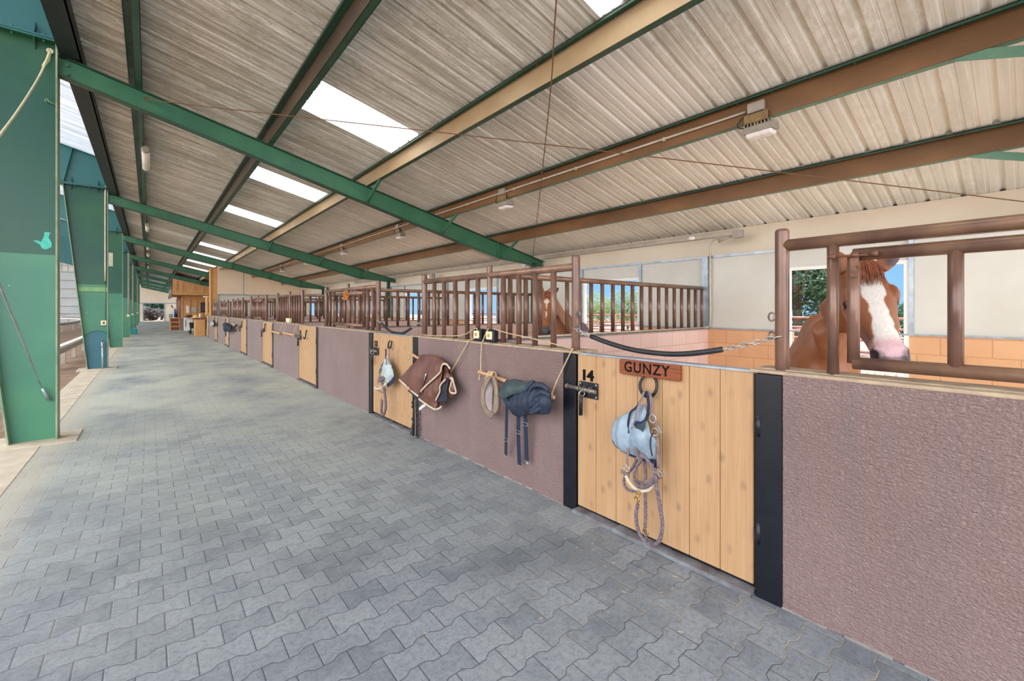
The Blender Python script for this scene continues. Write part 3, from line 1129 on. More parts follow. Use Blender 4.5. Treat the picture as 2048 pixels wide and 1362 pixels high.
def wall_segment(ya, yb, label, lpost=True, rpost=True):
    """ya: end nearer the camera. black steel posts close both ends"""
    r = thing('stall_wall', label, 'stall wall', (WX + .1, (ya + yb) / 2, 0), 'low stucco walls between the stall doors')
    a, b = ya + (RPOST if rpost else 0), yb - (RPOST if lpost else 0)
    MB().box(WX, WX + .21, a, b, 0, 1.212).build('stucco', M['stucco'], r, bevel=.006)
    cp = MB()
    cp.box(WX - .004, WX + .05, ya - .03, yb + .03, 1.208, 1.226)
    cp.box(WX + .085, WX + .235, ya - .03, yb + .03, 1.208, 1.228)
    cp.build('cap', M['cap'], r, bevel=.005)
    MB().box(WX + .05, WX + .085, ya - .03, yb + .03, 1.19, 1.222).build('channel', M['slot'], r)
    if rpost:
        MB().box(WX - .008, WX + .2, ya, a, 0, 1.204).build('end_post', M['black_steel'], r, bevel=.004)
    if lpost:
        MB().box(WX - .008, WX + .2, b, yb, 0, 1.204).build('end_post', M['black_steel'], r, bevel=.004)
    sc = MB()
    rr = random.Random(int(ya * 10))
    y = a
    while y < b - .1:
        w = rr.uniform(.05, .3)
        sc.box(WX - .003 - rr.random() * .004, WX + .01, y, min(y + w, b), 0, .007 + rr.random() * .009)
        y += w + rr.uniform(0, .08)
    sc.build('base_skirt', M['skirt'], r)
    return r


wall_segment(-1.95, .952, 'mauve stucco stall wall below the heavy grille with the blazed horse', True, False)
# its left (far) post
def wname(a, b):
    return 'mauve stucco stall wall between stall doors %d and %d' % (a, b)


wall_segment(2.242, 4.93, 'mauve stucco stall wall with brown and navy blankets hanging before it')
wall_segment(6.213, 9.02, 'bare mauve stucco stall wall directly beyond the door numbered 13', True, True)
wall_segment(10.34, 13.0, 'stucco stall wall with two empty hanging poles before it', True, False)
for k in range(3, 7):
    wall_segment(DOORS[k][2], DOORS[k + 1][1], 'greyish stucco stall wall far down the aisle, %s from the near corner' % ORD[k + 1], True, False)


def jhook(mb, y, z, s=1.0):
    mb.tube(smooth_path([(WX + .0, y, z + .08 * s), (WX - .02, y, z + .085 * s), (WX - .03, y, z + .0 * s), (WX - .035, y + .01, z - .06 * s), (WX - .04, y + .06 * s, z - .085 * s), (WX - .04, y + .13 * s, z - .05 * s)], 5), .012 * s, 8)


def stall_door(num, ya, yb, label):
    r = thing('stall_half_door', label, 'stall door', (WX + .03, (ya + yb) / 2, 0), 'pale pine stall doors')  # hinged half-height stall door
    big = num >= 13
    n = 7 if big else 6
    xs = [ya + (yb - ya) * k / n for k in range(n + 1)]
    if num == 14:
        xs = [.967, 1.15, 1.337, 1.52, 1.703, 1.88, 2.058, 2.236]
    mb = MB()
    for a, b in zip(xs, xs[1:]):
        mb.box(WX + .012, WX + .05, a + .0012, b - .0012, .045, 1.205)
    mb.build('planks', M['door_planks'], r, bevel=.004, seg=1)
    fr = MB()
    fr.box(WX + .03, WX + .07, ya, yb, .02, .045)
    fr.box(WX + .02, WX + .075, ya - .012, ya + .004, .02, 1.215)
    fr.box(WX + .02, WX + .075, yb - .004, yb + .002, .02, 1.215)
    fr.build('frame', M['black_steel'], r)
    MB().box(WX + .008, WX + .08, ya - .012, yb, 1.205, 1.218).build('top_strip', M['galv'], r)
    # hinges at the end nearer the camera
    for z in (.915, .335):
        h = MB()
        h.tube([(WX - .004, ya - .022, z - .05), (WX - .004, ya - .022, z + .06)], .013, 8)
        h.box(WX - .006, WX + .02, ya - .05, ya, z - .03, z + .03)
        h.ball((WX - .008, ya - .022, z + .06), .009)
        h.build('hinge', M['black_iron'], r)
    # sliding bolt
    lt = MB().box(WX + .002, WX + .012, yb - .21, yb - .03, .885, 1.005).build('latch_plate', M['black_iron'], r, bevel=.003)
    sc = MB()
    for dy in (-.195, -.045):
        for z in (.9, .99):
            sc.ball((WX + .001, yb + dy, z), .008, 8, 5)
    sc.build('screws', M['chrome'], lt)
    bo = MB()
    bo.tube([(WX - .022, yb - .21, .945), (WX - .022, yb + .075, .955)], .0165, 10)
    bo.tube([(WX - .022, yb + .06, .954), (WX - .022, yb + .08, .956)], .021, 10)
    for dy in (-.05, -.10, -.155):
        bo.torus((WX - .02, yb + dy, .95), .021, .006, (0, 1, 0), 14, 6)
    bo.build('bolt', M['worn_bolt'], lt)
    MB().tube([(WX - .03, yb - .075, .94), (WX - .032, yb - .075, .755)], .015, 10).build('bolt_handle', M['black_iron'], lt)
    if big:
        MB().torus((WX - .045, yb - .10, .925), .022, .0035, (.4, 1, 0), 16, 6).build('ring', M['chrome'], lt)
    if num in (12, 13, 14):
        o = text_mesh('number', str(num), .108, .003, M['letter_black'], r, (WX + .008, yb - .105, 1.05), .0042, 1.12, space=1.0)
    return r


d14 = stall_door(14, .96, 2.242, 'pale pine stall door marked 14 with a carved wooden name sign')
d13 = stall_door(13, 4.93, 6.213, 'pine stall door marked 13 beside the brown blanket')
d12 = stall_door(12, 9.02, 10.34, 'pine stall door with an empty iron hook, next one beyond door 13')
LBL = ['pine stall door just beyond the two empty hanging poles', 'narrow looking pine stall door with a tilted blanket pole on its left',
       'far pine stall door behind a hanging dark blanket', 'far pine stall door near a small hanging fly mask', 'farthest pine stall door, next to the orange wooden cabinet']
DR = [d14, d13, d12]
for k in range(3, 8):
    n_, a_, b_ = DOORS[k]
    DR.append(stall_door(n_, a_, b_, LBL[k - 3]))
for k, (ya, yb) in enumerate([(d[1], d[2]) for d in DOORS]):
    if k < 6:
        nm = ['in front of door 14', 'in front of door 13', 'below the next door after 13', 'below the fourth stall door', 'below the fifth stall door', 'below the sixth stall door'][k]
        mb = MB()
        rr = random.Random(k)
        y = ya
        while y < yb:
            w = min(rr.uniform(.08, .22), yb - y)
            mb.prism([(y, 0), (y + w, 0), (y + w, .018 + rr.random() * .012), (y, .02 + rr.random() * .01)], 0, WX - .045, WX + .10)
            y += w
        tag(mb.build('door_sill', pm('worn_sill', (128, 132, 138), (92, 84, 84), 9, .7, bump=.4), origin=(WX, (ya + yb) / 2, 0)), 'worn grey threshold strip ' + nm, 'sill', 'stall door thresholds')

# name sign and horseshoe on door 14
sg = MB()
sg.prism([(1.828, 1.204), (1.828, 1.110), (1.815, 1.106), (1.382, 1.106), (1.38, 1.115), (1.38, 1.206), (1.815, 1.208)], 0, WX - .018, WX + .011)
sg = sg.build('name_sign', M['sign_wood'], d14, bevel=.004)
text_mesh('lettering', 'GUNZY', .098, .002, M['letter_black'], d14, (WX - .0185, 1.618, 1.157), .001, .92, space=1.14).parent = sg
bv = MB()
for y in (1.81, 1.392):
    bv.ball((WX - .018, y, 1.158), .004, 8, 5)
bv.build('screws', M['worn_bolt'], sg)


def horseshoe(parent, yc, zc, r=.062):
    mb = MB()
    pts = []
    for k in range(25):
        a = math.radians(-62 + 304 * k / 24) - PI / 2 + math.radians(-28)
        pts.append((WX - .012 - .012 * math.sin(PI * k / 24), yc + r * math.sin(a + PI) * -1, zc - r * 1.15 * math.cos(a + PI)))
    # open at the top
    pts = [(WX - .010 - .022 * math.sin(PI * k / 24), yc + r * math.cos(math.radians(128 - 0 + 284 * k / 24)), zc + r * 1.12 * math.sin(math.radians(128 + 284 * k / 24))) for k in range(25)]
    rs = [.0085 + .003 * math.sin(PI * k / 24) for k in range(25)]
    mb.tube(pts, rs, 8)
    return mb.build('horseshoe_hook', M['black_iron'], parent)


horseshoe(d14, 1.597, 1.052, .062)
horseshoe(d13, 5.565, 1.08, .05)
hk = MB(); jhook(hk, 9.66, 1.02); hk.build('hook', M['black_iron'], d12)
for k in (3, 4, 5, 6):
    hk = MB(); jhook(hk, (DOORS[k][1] + DOORS[k][2]) / 2 + .15, 1.03, 1.25); hk.build('hook', M['black_iron'], DR[k])


# ------------------------------------------------------------------ pipe grilles on the walls
GX = 2.63
RAILZ = 1.895


def grille(label, ends, tall, bars, gate=None, gatebars=()):
    ya, yb = ends
    r = thing('bar_grille', label, 'grille', (GX, (ya + yb) / 2, 1.2), 'brown pipe grilles on the stall walls')
    for y in ends:
        MB().capped((GX, y, 1.2), (GX, y, 1.985), .034, 16).build('end_post', M['pipe'], r)
    MB().capped((GX, tall, 1.2), (GX, tall, 1.995), .028, 14).build('tall_post', M['pipe'], r)
    MB().tube([(GX, ya, RAILZ), (GX, yb, RAILZ)], .031, 14).build('top_rail', M['pipe_dust'], r)
    for y in bars:
        MB().tube([(GX, y, 1.2), (GX, y, RAILZ - .01)], .0255 if gate is None or len(gatebars) > 4 else .033, 12).build('bar', M['pipe'], r)
    if gate:
        g0, g1 = gate
        rg = .030
        fr = MB()
        fr.tube([(GX - .01, g0, 1.815), (GX - .01, g1, 1.815)], rg, 14)
        fr.tube([(GX - .01, g0, 1.29), (GX - .01, g1, 1.29)], rg, 14)
        g = fr.build('feed_gate', M['pipe_dust'], r)
        for y in gatebars:
            MB().tube([(GX - .01, y, 1.29), (GX - .01, y, 1.815)], rg * (1.0 if len(gatebars) < 5 else .85), 14).build('gate_bar', M['pipe'], g)
        l = MB()
        yl = max(g0, g1)
        l.tube([(GX - .055, yl + .085, 1.81), (GX - .055, yl - .10, 1.806)], .006, 8)
        for dy in (.075, -.015, -.085):
            l.tube([(GX - .055, yl + dy + .016, 1.81), (GX - .055, yl + dy - .016, 1.81)], .0115, 8)
        l.box(GX - .05, GX - .035, yl - .028, yl + .004, 1.755, 1.82)
        l.prism([(yl - .018, 1.76), (yl - .004, 1.76), (yl + .004, 1.715), (yl - .004, 1.705), (yl - .020, 1.705), (yl - .026, 1.715)], 0, GX - .06, GX - .05)
        l.build('latch', M['rust_latch'], r)
    return r


B13 = [4.598, 4.375, 4.135, 3.893, 3.695, 3.272, 3.042, 2.823, 2.592]
grille('brown pipe grille with plain upright bars above the blanket wall', (2.34, 4.841), 3.493, B13)
grille('heavy brown pipe grille with a latched feed gate before the blazed horse', (.86, -1.9), -.58, [.632, -1.66], (.548, -1.55), (.548, .2, -.16, -.9, -1.25, -1.55))
grille('brown pipe grille with an orange-tied feed gate beyond door 13', (6.257, 8.747), 7.547, [6.468, 6.667, 8.29, 8.515], (6.79, 8.16), (6.79, 7.0, 7.22, 7.44, 7.68, 7.92, 8.16))
for k in (2, 4, 6):
    s = PITCH * 2 * (k // 2)
    if k == 2:
        lab = 'plain brown pipe grille above the two empty hanging poles'
    else:
        lab = 'plain brown pipe grille far down the aisle, %s' % ('nearer one' if k == 4 else 'by the wooden post')
    grille(lab, (2.38 + s - .03, 4.80 + s), 3.493 + s, [b + s for b in B13])
for k in (3, 5):
    s = PITCH * (k - 1)
    grille('brown pipe grille with feed gate far down the aisle, %s' % ('nearer one' if k == 3 else 'farther one'),
           (6.257 + s, 8.747 + s), 7.547 + s, [6.468 + s, 6.667 + s, 8.29 + s, 8.515 + s], (6.79 + s, 8.16 + s), [b + s for b in (6.79, 7.0, 7.22, 7.44, 7.68, 7.92, 8.16)])
tw = MB()
rr = random.Random(3)
for k in range(9):
    y0 = 7.50 + rr.uniform(-.05, .07)
    tw.tube(smooth_path([(GX - .05, y0, 1.87), (GX - .06 + rr.uniform(-.02, .02), y0 + rr.uniform(-.1, .1), 1.80), (GX - .05, y0 + rr.uniform(-.12, .12), 1.74 + rr.uniform(-.06, .05)), (GX - .05, y0 + rr.uniform(-.1, .1), 1.72)], 4), .007, 5)
tag(tw.build('baling_twine', M['rust_orange'], origin=(GX - .05, 7.5, 1.8)), 'tangle of orange twine tied to the feed gate beyond door 13', 'twine')


# ------------------------------------------------------------------ dividers between the stalls
def divider(i, y):
    r = thing('stall_divider', 'x', 'stall divider', (4.9, y, 0), 'dividers between the stalls')
    MB().box(2.74, 7.05, y - .075, y + .075, 0, 1.228).build('block_wall', M['pink_block'], r)
    MB().box(2.74, 7.05, y - .082, y + .082, 1.228, 1.243).build('cap', M['slot'], r)
    MB().tube([(2.62, y, 1.90), (7.04, y, 1.90)], .031, 12).build('top_rail', M['pipe_dust'], r)
    for k in range(20):
        x = 2.88 + k * .2165
        MB().tube([(x, y, 1.24), (x, y, 1.89)], .0255, 10).build('bar', M['pipe'], r)
    return r


dv = divider(0, 3.47)
dv['label'] = 'pinkish block divider with a pipe grille behind the black hose guard'
for k in range(1, 6):
    clone(dv, (0, PITCH * k, 0), ['pinkish block divider with a pipe grille seen past door 13', 'stall divider with pipe bars beyond the orange-tied feed gate',
                                  'far stall divider with pipe bars, third from the camera', 'far stall divider with pipe bars, fourth from the camera', 'farthest stall divider with pipe bars'][k - 1])
dvn = None


# ------------------------------------------------------------------ stall guard chains
def link_chain(mb, pts, r=.004, L=.045):
    pts = resample(pts, max(3, int(sum((b - a).length for a, b in zip(pts, pts[1:])) / (L * .78)) + 1))
    for k, (a, b) in enumerate(zip(pts, pts[1:])):
        t = (b - a).normalized()
        s = Vector((1, 0, 0)) if k % 2 == 0 else t.cross(Vector((1, 0, 0))).normalized()
        c = (a + b) / 2
        loop = []
        for j in range(14):
            q = 2 * PI * j / 14
            loop.append(c + t * (math.cos(q) * L * .55) + s * (math.sin(q) * L * .27))
        mb.tube(loop, r, 6, True, True)


def guard(label, ya, yb, sag):
    """ya: post nearer the camera, yb: far post"""
    r = thing('stall_guard', label, 'stall guard', (2.6, (ya + yb) / 2, 1.25), 'hose covered guard chains across the doorways')
    w = yb - ya
    P = lambda t, z: Vector((2.60, yb - w * t, z))
    path = [P(.0, 1.405), P(.142, 1.336), P(.335, 1.275 - sag), P(.5, 1.258 - sag), P(.64, 1.27 - sag), P(.815, 1.322), P(1.0, 1.405)]
    fine = smooth_path(path, 8)
    n = len(fine)
    a, b = int(n * .16), int(n * .82)
    MB().tube(fine[a:b], .0175, 12).build('hose', M['rubber'], r)
    for seg in (fine[:a + 1], fine[b - 1:]):
        c = MB()
        link_chain(c, seg)
        c.build('chain', M['chrome'], r)
    e = MB()
    for y, s in ((ya, 1), (yb, -1)):
        for z in (1.51, 1.405):
            e.torus((2.61, y + s * .045, z), .015, .0055, (1, 0, 0), 16, 6, 1.5)
            e.box(2.604, 2.616, y + s * .025, y + s * .035, z - .015, z + .015)
    e.build('ring', M['worn_bolt'], r)


guard('black hose guard chain hanging across the doorway above door 14', .86, 2.34, 0)
guard('sagging black hose guard chain above door 13', 4.841, 6.257, .03)


# ------------------------------------------------------------------ outlet boxes and ropes on the wall top
for y, lab in ((3.60, 'ivory outlet in a dark metal box on the wall top, rope crossing its right edge'), (3.385, 'ivory outlet in a dark metal box on the wall top, nearer door 14')):
    r = thing('outlet_box', lab, 'outlet', (2.58, y, 1.232), 'outlet boxes on the wall top')
    MB().box(2.545, 2.60, y - .075, y + .075, 1.232, 1.355).build('case', M['black_iron'], r, bevel=.006)
    MB().box(2.535, 2.547, y - .048, y + .044, 1.258, 1.335).build('socket_plate', M['outlet'], r, bevel=.004)
    MB().box(2.531, 2.536, y - .018, y + .016, 1.28, 1.315).build('socket', M['outlet_face'], r)


def hanging_pole(label, a, b, ropes, group='wooden poles hung on ropes', rr=.0165):
    a, b = Vector(a), Vector(b)
    r = thing('hanging_pole', label, 'blanket pole', (a + b) / 2, group)
    t = (b - a).normalized()
    MB().capped(a, b, rr, 14).build('pole', M['dowel'], r)
    for p in ropes:
        mb = MB().tube(smooth_path(p, 6), .0052, 6)
        q = Vector(p[0])
        mb.torus(q, rr + .004, .005, t, 12, 6)
        mb.tube([q + Vector((-.01, 0, -.02)), q + Vector((-.014, .006, -.075))], [.006, .009], 6)
        mb.build('rope', M['rope'], r)
    return r


hanging_pole('wooden pole on ropes carrying the brown blanket', (2.455, 4.90, 1.015), (2.455, 3.96, .835),
             [[(2.455, 4.875, 1.01), (2.495, 4.925, 1.20), (2.51, 4.93, 1.237), (2.56, 4.93, 1.24)],
              [(2.455, 3.985, .842), (2.47, 3.9, .95), (2.50, 3.69, 1.21), (2.52, 3.672, 1.24), (2.55, 3.62, 1.27), (2.54, 3.60, 1.36), (2.57, 3.9, 1.275), (2.575, 4.4, 1.245), (2.57, 4.8, 1.24)]])
hanging_pole('wooden pole on ropes carrying the navy blanket and the taupe wrap', (2.455, 3.44, .945), (2.455, 2.41, .853),
             [[(2.455, 3.405, .94), (2.475, 3.43, 1.08), (2.505, 3.455, 1.22), (2.52, 3.455, 1.24), (2.535, 3.44, 1.30), (2.545, 3.40, 1.362)],
              [(2.455, 2.447, .857), (2.47, 2.40, .98), (2.505, 2.285, 1.215), (2.52, 2.28, 1.238), (2.57, 2.36, 1.243), (2.60, 2.80, 1.29), (2.575, 3.15, 1.33), (2.56, 3.33, 1.362)]])
hanging_pole('empty wooden pole on ropes before the stucco wall, the one farther from the camera', (2.44, 12.85, .985), (2.44, 11.75, .965),
             [[(2.44, 12.8, .985), (2.5, 12.82, 1.22), (2.56, 12.8, 1.24)], [(2.44, 11.78, .965), (2.5, 11.7, 1.22), (2.57, 11.9, 1.26)]], 'empty hanging poles', .022)
hanging_pole('empty wooden pole on ropes beside the pine door with an iron hook', (2.44, 11.40, .995), (2.44, 10.38, .985),
             [[(2.44, 11.36, .995), (2.5, 11.4, 1.22), (2.57, 11.6, 1.26)], [(2.44, 10.42, .985), (2.5, 10.4, 1.22), (2.57, 10.6, 1.24)]], 'empty hanging poles', .022)
ob = MB().box(2.55, 2.62, 11.35, 11.65, 1.232, 1.34).build('outlet_box', M['outlet'], origin=(2.58, 11.5, 1.232), bevel=.01)
tag(ob, 'pale outlet box on the wall top above the two empty poles', 'outlet', 'outlet boxes on the wall top')
hanging_pole('wooden blanket pole tilted beside the far stall doors', (2.44, 19.5, .99), (2.44, 18.45, .93), [[(2.44, 19.45, .99), (2.5, 19.5, 1.23)], [(2.44, 18.5, .93), (2.5, 18.4, 1.22)]], 'far hanging poles', .024)
MBR = MB().tube([(2.38, 19.25, .78), (2.40, 18.35, .99)], .03, 10)
tag(MBR.build('crop', M['black_iron'], origin=(2.4, 18.8, .9)), 'dark stick hanging slantwise below the far blanket pole', 'stick')

# ================================================================== cloths, masks and halters hanging on the fronts
def zoomer(ox, oy, s):
    return lambda x, y: (ox + x / s, oy + y / s)


def curve_on(z, pts, x):
    """points read off the photograph, placed on the upright plane (or planes) x in front of the wall"""
    out = []
    for i, p in enumerate(pts):
        xx = x[0] + (x[1] - x[0]) * i / (len(pts) - 1) if isinstance(x, (tuple, list)) else x
        out.append(on_x(*z(*p[:2]), xx if len(p) < 3 else p[2]))
    return out


def drape(mb, rows, nu=26, nv=22, wr=.012, freq=9, seed=0, bulge=0.0):
    """a cloth surface lofted through rows of points, with folds pushed out along X"""
    R = [resample(smooth_path(r, 8), nu) for r in rows]
    cols = [resample(smooth_path([r[j] for r in R], 8), nv) for j in range(nu)]
    g = []
    for i in range(nv):
        row = []
        for j in range(nu):
            p = cols[j][i].copy()
            u, v = j / (nu - 1), i / (nv - 1)
            q = Vector((p.y * freq + seed, p.z * freq * .55 + seed * 1.7, seed))
            p.x -= bulge * math.sin(PI * min(max(u, 0), 1)) * math.sin(PI * v * .8 + .2)
            p.x -= wr * (noise.noise(q) + .5 * noise.noise(q * 2.3))
            p.z += .3 * wr * noise.noise(q * 1.3 + Vector((5, 5, 5)))
            row.append(p)
        g.append(row)
    mb.grid(g)
    return g


# ---- brown blanket
z8 = zoomer(780, 660, 5.239)
r = thing('horse_blanket', 'brown canvas horse blanket with cream edging folded over a pole', 'blanket', (2.40, 4.3, .9))
A_top = curve_on(z8, [(315, 285), (350, 258), (430, 262), (545, 292)], 2.435)
A_mid = curve_on(z8, [(215, 385), (280, 400), (360, 430), (425, 415)], 2.37)
A_hem = curve_on(z8, [(95, 520), (160, 575), (230, 640), (296, 694)], 2.335)
mb = MB(); drape(mb, [A_top, A_mid, A_hem], 28, 26, .012, 10, 1, .02)
B_top = curve_on(z8, [(400, 262), (470, 268), (560, 315), (605, 365)], 2.425)
B_mid = curve_on(z8, [(385, 450), (430, 400), (500, 365), (560, 352)], 2.39)
B_low = curve_on(z8, [(322, 640), (385, 575), (482, 488), (545, 380)], 2.355)
drape(mb, [B_top, B_mid, B_low], 26, 24, .014, 11, 4, .02)
C_mid = curve_on(z8, [(310, 690), (385, 660), (470, 590), (540, 500)], 2.36)
C_hem = curve_on(z8, [(300, 720), (360, 762), (420, 802), (475, 835)], 2.355)
drape(mb, [curve_on(z8, [(322, 640), (385, 575), (482, 488), (545, 380)], 2.375), C_mid, C_hem], 26, 24, .016, 12, 7, .025)
D_top = curve_on(z8, [(545, 360), (590, 378), (625, 440), (655, 505)], 2.43)
D_mid = curve_on(z8, [(530, 540), (580, 560), (630, 580), (690, 620)], 2.40)
D_low = curve_on(z8, [(475, 835), (540, 795), (620, 740), (692, 650)], 2.42)
drape(mb, [D_top, D_mid, D_low], 22, 20, .02, 13, 9, .02)
# back flap against the wall
drape(mb, [curve_on(z8, [(340, 262), (450, 268), (560, 320), (640, 400)], 2.445), curve_on(z8, [(300, 640), (420, 720), (560, 720), (660, 640)], 2.47)], 20, 14, .008, 8, 11)
mb.build('canvas', M['canvas_brown'], r, solid=.006)
mb = MB()
drape(mb, [curve_on(z8, [(582, 515), (600, 498), (620, 500)], 2.375), curve_on(z8, [(528, 580), (560, 600), (600, 640)], 2.365), curve_on(z8, [(478, 742), (520, 760), (600, 750)], 2.36)], 12, 16, .01, 14, 2, .01)
drape(mb, [curve_on(z8, [(190, 610), (230, 645), (290, 700)], 2.39), curve_on(z8, [(195, 650), (225, 668), (300, 790)], 2.40)], 10, 6, .004)
mb.build('lining', M['canvas_dark'], r, solid=.005)
mb = MB()
for pts, x in (([(95, 520), (160, 577), (230, 642), (296, 694)], 2.327),
               ([(320, 650), (335, 628), (385, 575), (482, 488), (528, 435), (540, 385), (560, 356), (595, 362), (628, 405)], 2.34),
               ([(300, 720), (360, 764), (420, 804), (475, 835)], 2.335),
               ([(475, 828), (510, 824), (540, 800)], 2.345),
               ([(580, 518), (540, 560), (522, 600), (520, 650), (478, 740)], 2.338),
               ([(604, 518), (650, 505), (668, 560), (690, 640), (680, 662), (640, 655), (625, 620), (640, 570), (650, 510)], 2.385)):
    path = smooth_path(curve_on(z8, pts, x), 6)
    mb.ribbon(path, .020, (-1, 0, .15), .008)
mb.build('edging', M['binding'], r, bevel=.002)
mb = MB()
mb.ribbon(curve_on(z8, [(310, 830), (345, 800), (368, 788)], 2.36), .03, th=.012)
mb.build('leg_buckle', M['cloth_white'], r, bevel=.003)
mb = MB()
mb.tube(curve_on(z8, [(382, 455), (368, 490), (360, 540)], 2.335), [.006, .01, .008], 8)
mb.build('buckle', M['chrome'], r)
mb = MB()
rr = random.Random(5)
for x0, yb, m in ((240, 1150, .022), (288, 1270, .026)):
    pts = [(x0 + rr.uniform(-5, 5), 690 + (yb - 690) * k / 9) for k in range(10)]
    mb.ribbon(smooth_path(curve_on(z8, pts, 2.48), 4), m, th=.008)
    for k in range(9):
        mb.ball(curve_on(z8, [(x0 + rr.choice((-9, 9)), 760 + (yb - 760) * k / 9)], 2.478)[0], (.006, .013, .02), 8, 6)
mb.ribbon(smooth_path(curve_on(z8, [(242, 1140), (255, 1190), (275, 1275)], 2.48), 4), .02, th=.008)
mb.build('leg_strap', M['black_plastic'], r)
mb = MB().ribbon(smooth_path(curve_on(z8, [(264, 695), (262, 800), (268, 1000), (262, 1180), (280, 1290)], 2.476), 4), .014, th=.006)
mb.build('strap_webbing', M['taupe'], r)

# ---- navy blanket
z9 = zoomer(930, 640, 4.541)
r = thing('horse_blanket', 'navy blue horse blanket bundled over a pole with long straps hanging down', 'blanket', (2.40, 2.8, .8))
mb = MB()
drape(mb, [curve_on(z9, [(372, 548), (450, 538), (540, 560), (628, 548)], 2.43), curve_on(z9, [(330, 620), (400, 610), (490, 610), (580, 590)], 2.38),
           curve_on(z9, [(298, 692), (370, 712), (440, 678), (545, 655)], 2.37)], 30, 22, .014, 12, 3, .03)
mb.build('lining', M['navy_green'], r, solid=.006)
mb = MB()
drape(mb, [curve_on(z9, [(470, 600), (560, 585), (625, 550), (720, 610), (778, 655)], 2.43), curve_on(z9, [(440, 720), (530, 690), (620, 650), (710, 680), (782, 715)], 2.36),
           curve_on(z9, [(400, 800), (520, 780), (620, 740), (710, 760), (782, 780)], 2.345), curve_on(z9, [(440, 862), (540, 872), (620, 850), (700, 855), (776, 845)], 2.40)], 40, 34, .028, 13, 6, .02)
drape(mb, [curve_on(z9, [(345, 700), (420, 690), (470, 650)], 2.39), curve_on(z9, [(350, 735), (440, 780), (500, 760)], 2.37), curve_on(z9, [(400, 790), (450, 850), (520, 870)], 2.39)], 16, 14, .012, 12, 8, .015)
drape(mb, [curve_on(z9, [(372, 560), (520, 575), (640, 560), (775, 660)], 2.445), curve_on(z9, [(360, 720), (480, 830), (620, 835), (770, 830)], 2.475)], 24, 12, .01, 8, 5)
for pts, w in (([(575, 690), (600, 620), (650, 588), (710, 598), (758, 640)], .022), ([(590, 790), (620, 705), (680, 655), (730, 660), (772, 690)], .026),
               ([(590, 845), (640, 790), (700, 735), (772, 715)], .022), ([(600, 850), (680, 800), (775, 770)], .02), ([(560, 640), (585, 590), (625, 556)], .02)):
    path = smooth_path(curve_on(z9, pts, (2.34, 2.37)), 6)
    mb.tube(path, [w * (.5 + .5 * math.sin(PI * (k + .5) / len(path))) for k in range(len(path))], 10, True, False, .75)
mb.build('canvas', M['navy'], r, solid=.005)
for pts, w, buck in (([(380, 715), (378, 900), (374, 1090), (370, 1225)], .036, (373, 1088)),
                     ([(495, 670), (490, 800), (484, 1010), (494, 1315)], .046, (482, 1018)),
                     ([(543, 655), (546, 800), (550, 950), (562, 1280)], .047, (548, 946))):
    s = MB().ribbon(smooth_path(curve_on(z9, pts, (2.36, 2.47)), 6), w, th=.004).build('strap', M['navy_strap'], r)
    c = curve_on(z9, [buck], 2.425)[0]
    b = MB()
    hw = w * .6
    for q in (-.013, .013):
        b.beam(c + Vector((0, -hw, q)), c + Vector((0, hw, q)), .005, .004)
    for q in (-hw, hw):
        b.beam(c + Vector((0, q, -.013)), c + Vector((0, q, .013)), .004, .005, up=(1, 0, 0))
    b.build('buckle', M['chrome'], s)
b = MB()
c = curve_on(z9, [(562, 1282)], 2.468)[0]
b.beam(c + Vector((0, -.03, 0)), c + Vector((0, .03, 0)), .006, .006)
b.tube(smooth_path([c, c + Vector((0, .012, -.02)), c + Vector((0, -.012, -.022)), c], 4), .0025, 6)
b.build('hook', M['chrome'], r)

# ---- taupe wrap tied on the same pole
r = thing('felt_wrap', 'taupe felt wrap hanging open like a leaf from the pole', 'wrap', (2.42, 3.2, .8))
mb = MB()
Lo = curve_on(z9, [(215, 508), (160, 590), (140, 700), (166, 820), (240, 903)], 2.41)
Li = curve_on(z9, [(236, 520), (188, 620), (172, 720), (200, 810), (264, 850)], 2.39)
drape(mb, [Lo, Li], 24, 8, .006, 14, 2)
Ri = curve_on(z9, [(246, 520), (264, 620), (264, 740), (256, 820), (268, 846)], 2.40)
Ro = curve_on(z9, [(280, 520), (306, 600), (314, 700), (312, 795), (280, 850)], 2.41)
drape(mb, [Ri, curve_on(z9, [(262, 518), (286, 610), (290, 720), (286, 810), (275, 850)], 2.375), Ro], 22, 8, .006, 14, 5)
mb.build('felt', M['taupe'], r, solid=.009)
mb = MB()
drape(mb, [curve_on(z9, [(236, 522), (188, 622), (174, 720), (202, 806), (264, 846)], 2.40), curve_on(z9, [(240, 540), (252, 630), (250, 720), (250, 790), (264, 840)], 2.44)], 22, 10, .006, 14, 4)
mb.build('lining', M['taupe_lining'], r, solid=.004)
kn = MB()
c = on_x(*z9(245, 497), 2.45)
for k in range(5):
    kn.torus(c + Vector((0, -.03 + .016 * k, .0)), .026 + .004 * (k % 2), .008, (0, 1, .25 * ((k % 3) - 1)), 14, 6)
kn.tube(smooth_path([c + Vector((-.02, .03, -.01)), c + Vector((-.04, .05, -.03)), c + Vector((-.03, .06, -.06))], 4), .007, 6)
kn.build('tie_cord', M['rope'], r)


# ---- halter and fly mask sets
def braid(mb, path, r=.0095):
    path = resample(path, max(8, int(sum((b - a).length for a, b in zip(path, path[1:])) / .007)))
    for ph in range(3):
        pts = []
        for i, p in enumerate(path):
            t = (path[min(i + 1, len(path) - 1)] - path[max(i - 1, 0)]).normalized()
            s = t.cross(Vector((1, 0, 0)))
            s = s.normalized() if s.length > 1e-4 else Vector((0, 1, 0))
            u = s.cross(t)
            a = i * .62 + ph * 2 * PI / 3
            pts.append(p + (s * math.cos(a) + u * math.sin(a)) * r * .5)
        mb.tube(pts, r * .62, 7)


